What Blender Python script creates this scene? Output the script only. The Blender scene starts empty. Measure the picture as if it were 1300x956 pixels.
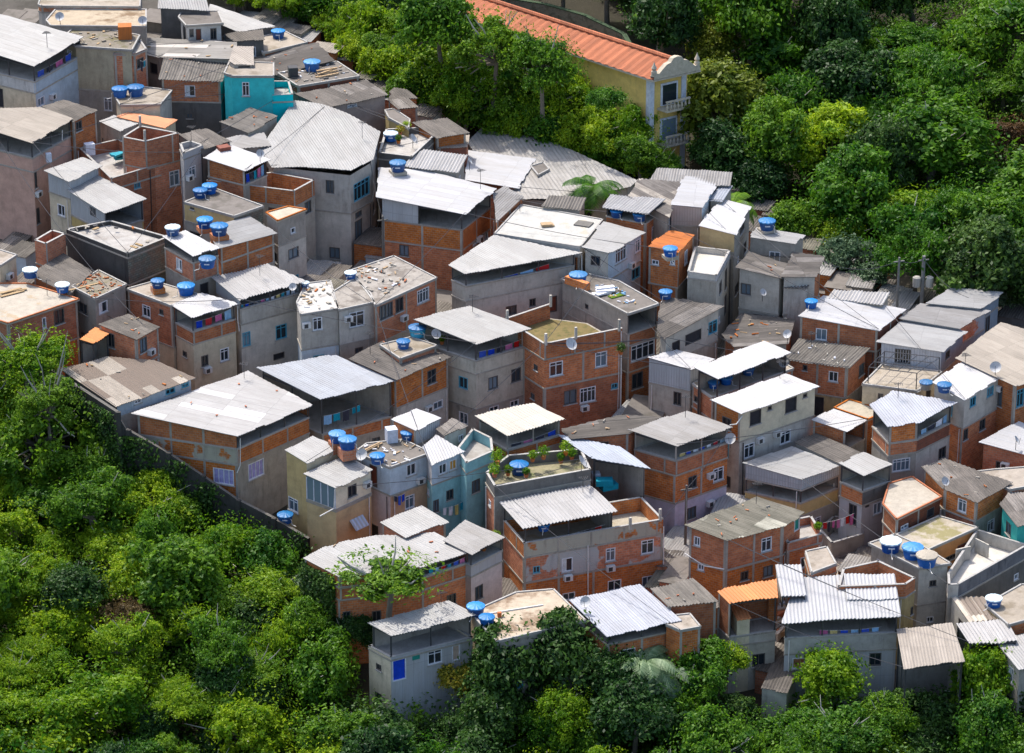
import bpy, math, random
import numpy as np
random.seed(7)
TH = math.radians(24.0); F = 4500.0; CAM = (0.0, -300*math.cos(TH), 300*math.sin(TH))
C = bpy.context.scene.collection
# ---------------------------------------------------------------- surveying: sight lines of the photograph give the positions on the hill
def ray(px, py):
    a = (px-650)/F; b = (478-py)/F
    return (a, math.cos(TH)+b*math.sin(TH), -math.sin(TH)+b*math.cos(TH))
def pt(px, py, s):
    r = ray(px, py); return (CAM[0]+r[0]*s, CAM[1]+r[1]*s, CAM[2]+r[2]*s)
def terr(x, y):
    if y < 20: z = -7+0.25*y
    elif y < 68: z = -2+0.10*(y-20)
    else: z = 2.8+0.10*(y-68)+0.0035*min(y-68, 60)**2+max(0, y-128)*0.42
    if y < -16: z -= 0.15*min(-16-y, 22)
    z -= 2.8*max(0, min(1, (y+26)/14))*max(0, min(1, (62-y)/18))
    if y < -50: z += 0.12*(-50-y)
    return z-0.06*max(-70, min(70, x))
def hit(px, py, up=0.0):
    r = ray(px, py); s = 200.0
    while s < 700:
        x, y, z = CAM[0]+r[0]*s, CAM[1]+r[1]*s, CAM[2]+r[2]*s
        if z < terr(x, y)+up: return s
        s += 0.5
    return s
def hit0(px, py, up):
    r = ray(px, py); return (-7+up+.25*CAM[1]-CAM[2])/(r[2]-.25*r[1]+.06*r[0])
def inside(p, poly):
    c = False; n = len(poly)
    for i in range(n):
        x0, y0 = poly[i]; x1, y1 = poly[i-1]
        if (y0 > p[1]) != (y1 > p[1]) and p[0] < (x1-x0)*(p[1]-y0)/(y1-y0)+x0: c = not c
    return c
def prep(b):
    hn = ray(*b['p'][1])
    def onplane(g):
        out = []
        for q in b['p']:
            r = ray(*q)
            s = (hn[2]-g[0]*hn[0]-g[1]*hn[1])/(r[2]-g[0]*r[0]-g[1]*r[1])
            out.append((r[0]*s, r[1]*s, r[2]*s))
        return out
    P = onplane((0, 0))
    a, c = (P[2], P[1]) if b['cd'] else (P[0], P[1])
    dx, dy = a[0]-c[0], a[1]-c[1]; l = math.hypot(dx, dy)
    b['g'] = (b['t']*dx/l, b['t']*dy/l); b['u'] = onplane(b['g'])
def front(b, x):
    best = None; p = b['p']; n = len(p)
    for i in range(n):
        a, c = p[i], p[(i+1) % n]; ua, uc = b['u'][i], b['u'][(i+1) % n]
        if a[0] < c[0] and a[0] <= x <= c[0]:
            t = (x-a[0])/(c[0]-a[0]); y = a[1]+t*(c[1]-a[1]); Y = ua[1]+t*(uc[1]-ua[1])
            if best is None or y > best[0]: best = (y, Y)
    return best
def on_roof(b, px, py):          # ray parameter where a sight line meets the roof plane (unit scale)
    r = ray(px, py); hn = b['u'][1]; g = b['g']
    return (hn[2]-g[0]*hn[0]-g[1]*hn[1])/(r[2]-g[0]*r[0]-g[1]*r[1])
OVER = [('B21', 'B23'), ('B22', 'B23'), ('B20', 'B23'), ('B24', 'B23'), ('B25', 'B23'), ('B26', 'B23'), ('B19', 'B23'), ('B27', 'B23')]
def solve():
    for h in HS:
        b0 = h['b'][0]
        for b in h['b']:
            prep(b)
            if b is b0: b['rel'] = 1.0
            elif b['ref'] is not None:
                q = b['p'][b['ref']]; f = front(b0, min(max(q[0], min(v[0] for v in b0['p'])+.1), max(v[0] for v in b0['p'])-.1))
                b['rel'] = f[1]/b['u'][b['ref']][1]
            elif b['m'] == 'z': b['rel'] = b0['u'][1][2]/b['u'][1][2]
            elif b['m'] != 'col': b['rel'] = on_roof(b0, b['p'][1][0], b['p'][1][1]+b['m'])
            else: b['rel'] = front(b0, b['p'][1][0])[1]/b['u'][1][1]
            b['L'] = sum((l[1] if l[0] == 'P' else l[0]) for l in b['lv'])
            sm = []; xs = [q[0] for q in b['p']]; ys = [q[1] for q in b['p']]
            for x in range(int(min(xs))+2, int(max(xs)), 4):
                for y in range(int(min(ys))+2, int(max(ys)), 4):
                    if inside((x, y), b['p']): sm.append((x, y, ray(x, y)[1]*on_roof(b, x, y)*b['rel']))
            b['smp'] = sm; b['x0'] = min(xs); b['x1'] = max(xs)
        h['s'] = hit0(b0['p'][1][0], b0['p'][1][1], 6.5)
    pairs = []
    for A in HS:
        for B in HS:
            if A is B: continue
            req = 0; nb = 0
            for b in B['b']:
                for a in A['b']:
                    if a['x1'] < b['x0'] or a['x0'] > b['x1']: continue
                    for (x, y, Y) in a['smp']:
                        if x < b['x0']+3 or x > b['x1']-3: continue
                        f = front(b, x)
                        if f is None or y < f[0]+5 or y > f[0]+b['L']+10 or inside((x, y), b['p']): continue
                        req = max(req, Y/(f[1]*b['rel'])); nb += 1
            if nb > 2: pairs.append((A, B, req))
    for a_, b_ in OVER:                       # roofs that overlap in the view: the first one lies in front
        A = next(h for h in HS if h['key'] == a_); B = next(h for h in HS if h['key'] == b_); bb = B['b'][0]; rq = 0
        for a in A['b']:
            for (x, y, Y) in a['smp']:
                if inside((x, y), bb['p']): rq = max(rq, Y/(ray(x, y)[1]*on_roof(bb, x, y)))
        if rq: pairs.append((A, B, rq*1.002))
    for it in range(16):
        for A, B, r in pairs: B['s'] = max(B['s'], A['s']*r+0.3)
    for h in HS:
        for b in h['b']:
            b['s'] = h['s']*b['rel']
            b['w3'] = [(CAM[0]+u[0]*b['s'], CAM[1]+u[1]*b['s'], CAM[2]+u[2]*b['s']) for u in b['u']]
            b['k'] = b['s']/F/math.cos(TH)
def plane_z(b, x, y):
    n = b['w3'][1]; return n[2]+b['g'][0]*(x-n[0])+b['g'][1]*(y-n[1])

# ---------------------------------------------------------------- materials
MT = {}
def mat_nodes(name):
    m = bpy.data.materials.new(name); m.use_nodes = True; nt = m.node_tree
    return m, nt, nt.nodes, nt.links, nt.nodes['Principled BSDF']
def setin(nd, k, v): nd.inputs[k].default_value = v
def noise(N, L, vec, scale, detail=4, rough=.6):
    n = N.new('ShaderNodeTexNoise'); setin(n, 'Scale', scale); setin(n, 'Detail', detail); setin(n, 'Roughness', rough); L.new(vec, n.inputs['Vector']); return n.outputs['Fac']
def ramp(N, L, fac, a, b, ca=(0, 0, 0, 1), cb=(1, 1, 1, 1)):
    r = N.new('ShaderNodeValToRGB'); r.color_ramp.elements[0].position = a; r.color_ramp.elements[1].position = b
    r.color_ramp.elements[0].color = ca; r.color_ramp.elements[1].color = cb; L.new(fac, r.inputs[0]); return r.outputs[0]
def mixc(N, L, fac, a, b, mode='MIX'):
    m = N.new('ShaderNodeMix'); m.data_type = 'RGBA'; m.blend_type = mode; m.clamp_factor = True
    for s, v in ((0, fac), (6, a), (7, b)):
        if hasattr(v, 'is_output'): L.new(v, m.inputs[s])
        elif s == 0: m.inputs[0].default_value = v
        else: m.inputs[s].default_value = (*v, 1) if len(v) == 3 else v
    return m.outputs[2]
def math_(N, L, op, a, b=0.0):
    m = N.new('ShaderNodeMath'); m.operation = op
    for i, v in enumerate((a, b)):
        if hasattr(v, 'is_output'): L.new(v, m.inputs[i])
        else: m.inputs[i].default_value = v
    return m.outputs[0]
def mapping(N, L, vec, sc, loc=None):
    m = N.new('ShaderNodeMapping'); m.inputs['Scale'].default_value = sc; L.new(vec, m.inputs['Vector'])
    if loc is not None: L.new(loc, m.inputs['Location'])
    return m.outputs[0]
def finish(N, L, bs, col, rough, bump=None, bd=.02, tint=.12):
    oi = N.new('ShaderNodeObjectInfo')
    v = math_(N, L, 'MULTIPLY_ADD', oi.outputs['Random'], 2*tint); v.node.inputs[2].default_value = 1-tint
    hs = N.new('ShaderNodeHueSaturation'); L.new(v, hs.inputs['Value']); L.new(col, hs.inputs['Color']); h1 = math_(N, L, 'FRACT', math_(N, L, 'MULTIPLY', oi.outputs['Random'], 7.3)); h2 = math_(N, L, 'MULTIPLY_ADD', h1, .18); h2.node.inputs[2].default_value = .95; L.new(h2, hs.inputs['Saturation']); h3 = math_(N, L, 'MULTIPLY_ADD', h1, .008); h3.node.inputs[2].default_value = .496; L.new(h3, hs.inputs['Hue'])
    L.new(hs.outputs[0], bs.inputs['Base Color']); setin(bs, 'Roughness', rough); setin(bs, 'Specular IOR Level', .3)
    if bump is not None:
        b = N.new('ShaderNodeBump'); setin(b, 'Distance', bd); setin(b, 'Strength', .7); L.new(bump, b.inputs['Height']); L.new(b.outputs[0], bs.inputs['Normal'])
def uvvec(N, L):
    tc = N.new('ShaderNodeTexCoord'); oi = N.new('ShaderNodeObjectInfo')
    w = math_(N, L, 'MULTIPLY', oi.outputs['Random'], 57.0)
    cx = N.new('ShaderNodeCombineXYZ'); L.new(w, cx.inputs[2])
    ad = N.new('ShaderNodeVectorMath'); L.new(tc.outputs['UV'], ad.inputs[0]); L.new(cx.outputs[0], ad.inputs[1])
    return tc.outputs['UV'], ad.outputs[0]
def streaks(N, L, v, col, dirt, amount):
    s = noise(N, L, mapping(N, L, v, (2.3, .42, 1)), 1.0, 6, .7)
    s = ramp(N, L, s, .55-.12*amount, .86-.10*amount)
    p = ramp(N, L, noise(N, L, v, .5, 6, .7), .36, .66)
    f = math_(N, L, 'MULTIPLY', s, p); f = math_(N, L, 'MULTIPLY', f, min(.95, .35+amount))
    col = mixc(N, L, f, col, dirt)
    return col
def wall(name, c, stain=.3, dirt=(.07, .06, .05), patch=None, tint=.1):
    m, nt, N, L, bs = mat_nodes('wall_'+name); uv, v = uvvec(N, L)
    n1 = noise(N, L, v, .9, 6, .7); n2 = noise(N, L, v, 9, 4, .6)
    col = mixc(N, L, ramp(N, L, n1, .3, .7), tuple(x*.72 for x in c), tuple(min(.9, x*1.12) for x in c))
    col = mixc(N, L, .25, col, mixc(N, L, n2, (0.02, .02, .02), c), 'MIX')
    if patch:
        col = mixc(N, L, ramp(N, L, noise(N, L, v, .55, 3, .5), .52, .56), col, patch)
    col = streaks(N, L, v, col, dirt, stain)
    finish(N, L, bs, col, .9, n2, .015, tint); MT[name] = m
def brickm(name, c1, c2, mortar, patch=None, dirt=.35, sc=1.0, pth=(.56, .58)):
    m, nt, N, L, bs = mat_nodes('wall_'+name); uv, v = uvvec(N, L)
    b = N.new('ShaderNodeTexBrick'); L.new(uv, b.inputs['Vector'])
    for k, x in (('Scale', 1.0), ('Mortar Size', .016), ('Mortar Smooth', .2), ('Bias', -.1), ('Brick Width', .40), ('Row Height', .215)): setin(b, k, x)
    b.inputs['Color1'].default_value = (*c1, 1); b.inputs['Color2'].default_value = (*c2, 1); b.inputs['Mortar'].default_value = (*mortar, 1)
    n1 = noise(N, L, v, 1.1, 6, .7)
    col = mixc(N, L, ramp(N, L, n1, .34, .64), b.outputs['Color'], mixc(N, L, .5, b.outputs['Color'], (.20, .085, .05)))
    n2 = noise(N, L, v, 3.0, 4, .7)
    col = mixc(N, L, ramp(N, L, n2, .62, .74, cb=(.35, .35, .35, 1)), col, (.50, .28, .17))
    bump = b.outputs['Fac']; bump = math_(N, L, 'SUBTRACT', 1.0, bump)
    if patch:
        f = ramp(N, L, noise(N, L, v, .42, 4, .55), *pth); col = mixc(N, L, f, col, patch)
    col = streaks(N, L, v, col, (.05, .04, .035), dirt)
    finish(N, L, bs, col, .9, bump, .02, .24); MT[name] = m
def sheetm(name, c, var=.15, alt=None, stain=.25, rough=.55, lines=.6, altp=.72, scol=(.12, .10, .08), metal=0.0, ribs=0.0, tint=.05):
    m, nt, N, L, bs = mat_nodes('roof_'+name); uv, v = uvvec(N, L)
    b = N.new('ShaderNodeTexBrick'); L.new(v, b.inputs['Vector']); b.offset = 0.0
    for k, x in (('Scale', 1.0), ('Mortar Size', .022), ('Mortar Smooth', .5), ('Bias', 0.0), ('Brick Width', .98), ('Row Height', 3.6)): setin(b, k, x)
    b.inputs['Color1'].default_value = (0, 0, 0, 1); b.inputs['Color2'].default_value = (1, 1, 1, 1); b.inputs['Mortar'].default_value = (.5, .5, .5, 1)
    r = b.outputs['Color']
    col = mixc(N, L, r, tuple(x*(1-var) for x in c), tuple(min(.92, x*(1+var*.6)) for x in c))
    if alt: col = mixc(N, L, ramp(N, L, r, altp, altp+.02), col, alt)
    n1 = noise(N, L, mapping(N, L, v, (.9, .35, 1)), 1.0, 6, .7)
    col = mixc(N, L, math_(N, L, 'MULTIPLY', ramp(N, L, n1, .42, .75), stain), col, scol)
    n3 = noise(N, L, mapping(N, L, v, (7, .5, 1)), 1.0, 4, .6)
    col = mixc(N, L, math_(N, L, 'MULTIPLY', ramp(N, L, n3, .45, .75), stain*.8), col, scol)
    n2 = noise(N, L, v, 5.0, 5, .7)
    col = mixc(N, L, math_(N, L, 'MULTIPLY', ramp(N, L, n2, .58, .7), stain*.7), col, scol)
    col = mixc(N, L, math_(N, L, 'MULTIPLY', b.outputs['Fac'], lines), col, tuple(x*.45 for x in c))
    if ribs:
        w = N.new('ShaderNodeTexWave'); w.bands_direction = 'X'; setin(w, 'Scale', ribs); L.new(uv, w.inputs['Vector'])
        col = mixc(N, L, math_(N, L, 'MULTIPLY', w.outputs['Fac'], .4), col, tuple(x*.5 for x in c))
    finish(N, L, bs, col, rough, n2, .01, tint); setin(bs, 'Metallic', metal); MT[name] = m
def slabm(name, c, spots, amt, scale=.5, fine=(.1, .09, .08), tint=.08, lo=.5, hi=.62):
    m, nt, N, L, bs = mat_nodes('slab_'+name); uv, v = uvvec(N, L)
    n1 = noise(N, L, v, 1.3, 6, .7)
    col = mixc(N, L, ramp(N, L, n1, .35, .7), tuple(x*.75 for x in c), c)
    col = mixc(N, L, math_(N, L, 'MULTIPLY', ramp(N, L, noise(N, L, v, scale, 5, .65), lo, hi), amt), col, spots)
    n2 = noise(N, L, v, 7, 5, .7)
    col = mixc(N, L, math_(N, L, 'MULTIPLY', ramp(N, L, n2, .55, .72), .5), col, fine)
    finish(N, L, bs, col, .92, n2, .02, tint); MT[name] = m
def plain(name, c, rough=.6, metal=0, tint=.06, spec=.4):
    m, nt, N, L, bs = mat_nodes(name); uv, v = uvvec(N, L)
    tc = N.new('ShaderNodeTexCoord')
    n = noise(N, L, tc.outputs['Object'], 3.0, 5, .7)
    col = mixc(N, L, ramp(N, L, n, .3, .75), tuple(x*.7 for x in c), tuple(min(.95, x*1.1) for x in c))
    finish(N, L, bs, col, rough, None, 0, tint); setin(bs, 'Metallic', metal); setin(bs, 'Specular IOR Level', spec); MT[name] = m
B1c, B2c, MOc = (.62, .225, .092), (.42, .13, .052), (.42, .31, .22)
brickm('brick', B1c, B2c, MOc)
brickm('dbrick', (.26, .08, .04), (.17, .055, .03), (.14, .11, .09), dirt=.7)
brickm('brickplaster', B1c, B2c, MOc, patch=(.36, .35, .33), pth=(.50, .53))
brickm('plasterpatch', B1c, B2c, MOc, patch=(.40, .37, .30), pth=(.42, .45))
brickm('brickgrey', B1c, B2c, MOc, patch=(.30, .33, .36), pth=(.46, .48))
wall('concrete', (.41, .375, .32), .6); wall('lconcrete', (.54, .505, .44), .5); wall('dconcrete', (.17, .16, .145), .7, (.03, .028, .025))
wall('black', (.075, .07, .065), .95, (.018, .018, .018)); wall('blackc', (.20, .20, .21), .9, (.02, .02, .03))
wall('cream', (.66, .57, .41), .5); wall('creamc', (.74, .66, .50), .25); wall('creamgrey', (.55, .51, .42), .5); wall('creamstain', (.50, .43, .30), .75, (.08, .07, .05))
wall('yellow', (.62, .46, .23), .3); wall('ochre', (.48, .37, .18), .6); wall('ochrec', (.62, .42, .24), .3); wall('orangew', (.72, .33, .09), .3)
wall('pink', (.60, .38, .29), .3); wall('pinkgrey', (.42, .33, .28), .4); wall('pinkwhite', (.62, .52, .48), .25); wall('lilacwhite', (.60, .57, .66), .2)
wall('white', (.80, .80, .80), .25); wall('wstain', (.62, .61, .58), .6); wall('bluewhite', (.50, .58, .64), .3); wall('bluegreyw', (.27, .32, .38), .4)
wall('turq', (.02, .62, .64), .15); wall('turqpale', (.32, .60, .62), .35); wall('teal', (.06, .48, .42), .3)
brickm('greentile', (.16, .20, .17), (.10, .14, .13), (.05, .06, .06), dirt=.3)
sheetm('white', (.42, .42, .43), .10, stain=.5, lines=.5, scol=(.32, .29, .25)); sheetm('ribwhite', (.41, .41, .415), .05, stain=.1, lines=.3)
sheetm('lgrey', (.315, .31, .30), .09, None, .3, lines=.5); sheetm('lgreyp', (.34, .33, .32), .08, (.47, .46, .45), .3, altp=.88); sheetm('grey', (.27, .26, .25), .14, None, .45)
sheetm('ribgrey', (.38, .37, .36), .08, None, .2); sheetm('bluegrey', (.29, .31, .35), .08, None, .3); sheetm('bluedark', (.29, .32, .38), .08, None, .2)
sheetm('bluewhiteroof', (.33, .345, .385), .08, None, .3); sheetm('creamroof', (.45, .41, .345), .06, None, .15)
sheetm('old', (.165, .145, .125), .3, (.25, .225, .20), .75, .8, altp=.90, scol=(.05, .045, .04)); sheetm('old2', (.19, .175, .14), .25, (.42, .40, .33), .7, .8, altp=.82, scol=(.05, .05, .035))
sheetm('ribold', (.21, .19, .165), .2, None, .65, .8, scol=(.05, .045, .04)); sheetm('oldtile', (.24, .22, .20), .3, (.42, .38, .33), .8, .9, scol=(.06, .05, .05))
sheetm('beige', (.33, .29, .245), .12, None, .35, .7); sheetm('ribbeige', (.55, .49, .41), .2, (.22, .18, .15), .3, .7, altp=.6)
sheetm('patch', (.42, .37, .31), .3, (.16, .125, .10), .4, .8, altp=.42); sheetm('patchgrey', (.36, .34, .31), .35, (.62, .58, .53), .4, .8, altp=.7)
sheetm('orange', (.60, .235, .085), .12, None, .2, .6, scol=(.3, .12, .05)); sheetm('rust', (.58, .20, .075), .25, None, .6, .8, scol=(.22, .09, .05))
sheetm('ribcurve', (.33, .315, .295), .08, None, .4, lines=.8)
sheetm('siding', (.46, .48, .49), .1, None, .25); sheetm('sidingb', (.50, .42, .38), .1, None, .25); sheetm('sidingw', (.60, .60, .62), .06, None, .2)
sheetm('awning', (.50, .58, .70), .1, None, .1)
slabm('slab', (.38, .33, .27), (.20, .165, .12), .8); slabm('slabdark', (.19, .17, .15), (.10, .09, .075), .8); slabm('wslab', (.46, .41, .33), (.36, .26, .14), .6, .45, lo=.6, hi=.66)
slabm('whitestain', (.48, .47, .435), (.40, .35, .26), .7, .42, lo=.62, hi=.68); slabm('mossslab', (.42, .37, .30), (.19, .17, .06), .8, .5, lo=.46, hi=.56)
slabm('stainslab', (.46, .38, .28), (.16, .10, .055), .85, .4); slabm('rubble', (.24, .21, .17), (.13, .12, .06), .8, .8); slabm('rubbleb', (.34, .31, .27), (.14, .12, .10), .8, .7)
slabm('rubblew', (.60, .58, .54), (.22, .20, .17), .7, .8); slabm('floor', (.42, .40, .37), (.24, .21, .18), .6); slabm('moss', (.20, .155, .06), (.10, .095, .03), .9, 1.4)
slabm('wfloor', (.66, .62, .55), (.40, .36, .30), .4); slabm('plantfloor', (.30, .27, .16), (.13, .15, .05), .8, .8); slabm('ground', (.10, .09, .075), (.05, .045, .035), .8, .3)
slabm('soil', (.045, .04, .025), (.03, .035, .012), .8, .3); slabm('stone', (.30, .25, .18), (.10, .09, .06), .8, 1.2)
plain('frame_white', (.75, .76, .78), .4); plain('frame_dark', (.12, .11, .10), .5); plain('frame_blue', (.10, .36, .48), .5); plain('steel', (.07, .07, .075), .5, .3)
plain('pvc', (.72, .70, .66), .5); plain('cap', (.40, .385, .36), .9); plain('doorbrown', (.22, .07, .045), .7); plain('curtain', (.42, .38, .66), .9); plain('curtain_orange', (.62, .32, .08), .9)
plain('shutter', (.66, .68, .68), .7); plain('green_cloth', (.03, .26, .20), .8); plain('blue_cloth', (.02, .08, .55), .8); plain('tan', (.55, .42, .34), .8)
plain('tank_blue', (.014, .095, .33), .5, tint=.4); plain('lid_blue', (.035, .20, .47), .45, tint=.35); plain('lid_white', (.62, .74, .80), .4); plain('tank_light', (.10, .42, .60), .45)
plain('ac_white', (.66, .66, .64), .5); plain('ac_dark', (.05, .05, .05), .6); plain('dish', (.50, .50, .50), .5); plain('bark', (.20, .17, .13), .9); plain('bark_pale', (.42, .39, .33), .9)
plain('wood', (.42, .30, .18), .9); plain('pole', (.20, .20, .19), .9); plain('painted_room_shade', (.03, .03, .035), .9); plain('terracotta', (.45, .15, .06), .8)  # the near-black one paints the shade of rooms behind unglazed openings
plain('mosscap', (.055, .09, .045), .9); wall('myellow', (.80, .58, .24), .2); plain('stonecarve', (.52, .46, .36), .85); plain('wmansion', (.62, .66, .74), .8)
for i, c in enumerate([(.75, .75, .78), (.5, .03, .03), (.03, .08, .5), (.02, .3, .4), (.65, .5, .2), (.55, .15, .3), (.04, .04, .06), (.3, .5, .7)]): plain('cloth%d' % i, c, .9)
def glassm():
    m, nt, N, L, bs = mat_nodes('glass'); oi = N.new('ShaderNodeObjectInfo')
    r = ramp(N, L, oi.outputs['Random'], .5, .95, (.018, .026, .034, 1), (.16, .22, .27, 1)); L.new(r, bs.inputs['Base Color'])
    setin(bs, 'Roughness', .12); setin(bs, 'Specular IOR Level', .6); MT['glass'] = m
glassm()
ALIAS = {'half': 'siding', 'darkglass': 'glass'}
def M(n): return MT[ALIAS.get(n, n)]

# ---------------------------------------------------------------- mesh helpers
class MB:
    def __init__(s): s.v = []; s.f = []; s.uv = []; s.mi = []; s.mats = []
    def slot(s, n):
        m = M(n)
        if m not in s.mats: s.mats.append(m)
        return s.mats.index(m)
    def face(s, pts, mat, uv=None):
        i = len(s.v); s.v += pts; s.f.append(tuple(range(i, i+len(pts)))); s.uv.append(uv or [(p[0], p[1]) for p in pts]); s.mi.append(s.slot(mat))
    def box(s, o, ax, ay, az, mat):      # origin corner and three edge vectors
        P = lambda a, b, c: (o[0]+a*ax[0]+b*ay[0]+c*az[0], o[1]+a*ax[1]+b*ay[1]+c*az[1], o[2]+a*ax[2]+b*ay[2]+c*az[2])
        la, lb, lc = [math.sqrt(sum(x*x for x in q)) for q in (ax, ay, az)]
        for q, (w, hh) in (([(0,0,0),(1,0,0),(1,0,1),(0,0,1)], (la, lc)), ([(1,0,0),(1,1,0),(1,1,1),(1,0,1)], (lb, lc)), ([(1,1,0),(0,1,0),(0,1,1),(1,1,1)], (la, lc)),
                  ([(0,1,0),(0,0,0),(0,0,1),(0,1,1)], (lb, lc)), ([(0,0,1),(1,0,1),(1,1,1),(0,1,1)], (la, lb)), ([(0,1,0),(1,1,0),(1,0,0),(0,0,0)], (la, lb))):
            s.face([P(*c) for c in q], mat, [(0, 0), (w, 0), (w, hh), (0, hh)])
    def cbox(s, c, sx, sy, sz, mat, yaw=0):
        ca, sa = math.cos(yaw), math.sin(yaw)
        o = (c[0]-ca*sx/2+sa*sy/2, c[1]-sa*sx/2-ca*sy/2, c[2]-sz/2)
        s.box(o, (ca*sx, sa*sx, 0), (-sa*sy, ca*sy, 0), (0, 0, sz), mat)
    def prism(s, poly, z0, z1, mat, side=None):   # poly CCW [(x,y)] ; z1 may be a function
        n = len(poly); zt = [z1(*p) if callable(z1) else z1 for p in poly]; zb = [z0(*p) if callable(z0) else z0 for p in poly]
        s.face([(p[0], p[1], z) for p, z in zip(poly, zt)], mat); s.face([(p[0], p[1], z) for p, z in reversed(list(zip(poly, zb)))], side or mat)
        u = 0
        for i in range(n):
            j = (i+1) % n; l = math.hypot(poly[j][0]-poly[i][0], poly[j][1]-poly[i][1])
            s.face([(*poly[i], zb[i]), (*poly[j], zb[j]), (*poly[j], zt[j]), (*poly[i], zt[i])], side or mat, [(u, zb[i]), (u+l, zb[j]), (u+l, zt[j]), (u, zt[i])]); u += l
    def lathe(s, c, prof, mat, n=20, wob=None):
        for k in range(len(prof)-1):
            r0, z0 = prof[k]; r1, z1 = prof[k+1]; mm = mat[k] if isinstance(mat, list) else mat
            for i in range(n):
                a, b = 2*math.pi*i/n, 2*math.pi*(i+1)/n
                def q(r, z, t, i):
                    dz = wob*r*(i % 2) if wob else 0
                    return (c[0]+r*math.cos(t), c[1]+r*math.sin(t), c[2]+z+dz)
                if r1 < 1e-4: s.face([q(r0, z0, a, i), q(r0, z0, b, i+1), q(0, z1, a, 0)], mm)
                elif r0 < 1e-4: s.face([q(0, z0, a, 0), q(r1, z1, b, i+1), q(r1, z1, a, i)], mm)
                else: s.face([q(r0, z0, a, i), q(r0, z0, b, i+1), q(r1, z1, b, i+1), q(r1, z1, a, i)], mm)
    def tube(s, pts, r, mat, n=6):
        rr = r if isinstance(r, (list, tuple)) else [r]*len(pts)
        rings = []
        for k, p in enumerate(pts):
            a = pts[max(0, k-1)]; b = pts[min(len(pts)-1, k+1)]
            d = np.array(b, float)-np.array(a, float); d /= (np.linalg.norm(d)+1e-9)
            h = np.array((0, 0, 1.0)) if abs(d[2]) < .9 else np.array((1.0, 0, 0))
            x = np.cross(d, h); x /= np.linalg.norm(x); y = np.cross(x, d)
            rings.append([tuple(np.array(p)+rr[k]*(math.cos(2*math.pi*i/n)*x+math.sin(2*math.pi*i/n)*y)) for i in range(n)])
        for k in range(len(rings)-1):
            for i in range(n):
                j = (i+1) % n; s.face([rings[k][i], rings[k][j], rings[k+1][j], rings[k+1][i]][::-1], mat)
        s.face(rings[-1], mat); s.face(rings[0][::-1], mat)
    def build(s, name, parent=None, org=(0, 0, 0)):
        if not s.f: return None
        me = bpy.data.meshes.new(name)
        me.from_pydata([(p[0]-org[0], p[1]-org[1], p[2]-org[2]) for p in s.v], [], s.f)
        ul = me.uv_layers.new(name='UVMap'); ul.data.foreach_set('uv', [c for f in s.uv for q in f for c in q])
        for m in s.mats: me.materials.append(m)
        me.polygons.foreach_set('material_index', s.mi); me.update()
        o = bpy.data.objects.new(name, me); C.objects.link(o)
        if parent is not None: o.parent = parent
        return o
def tag(o, label, cat, group=None, kind=None):
    if o is None: return None
    if label: o['label'] = label
    if cat: o['category'] = cat
    if group: o['group'] = group
    if kind: o['kind'] = kind
    return o
def empty(name, loc, label, cat, group=None):
    o = bpy.data.objects.new(name, None); C.objects.link(o); o.location = loc; o.empty_display_size = .5
    return tag(o, label, cat, group)
def inset(poly, d):
    if d <= 0: return list(poly)
    n = len(poly); out = []
    ls = []
    for i in range(n):
        a, b = poly[i], poly[(i+1) % n]; dx, dy = b[0]-a[0], b[1]-a[1]; l = math.hypot(dx, dy); dd = min(d, 1e9)
        ls.append(((a[0]-dy/l*dd, a[1]+dx/l*dd), (dx/l, dy/l)))
    for i in range(n):
        (p, u), (q, w) = ls[i-1], ls[i]; den = u[0]*w[1]-u[1]*w[0]
        if abs(den) < .12: out.append(q); continue
        t = ((q[0]-p[0])*w[1]-(q[1]-p[1])*w[0])/den; out.append((p[0]+u[0]*t, p[1]+u[1]*t))
    return out
RIB = {'ribgrey': (.05, .30), 'ribold': (.05, .28), 'ribwhite': (.045, .30), 'ribbeige': (.07, .42), 'ribcurve': (.022, .4), 'old': (.03, .25), 'old2': (.03, .25), 'oldtile': (.05, .25), 'orange': (.04, .3), 'rust': (.04, .3), 'patch': (.02, .25), 'patchgrey': (.025, .25), 'creamroof': (.035, .3), 'grey': (.03, .25)}
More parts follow.
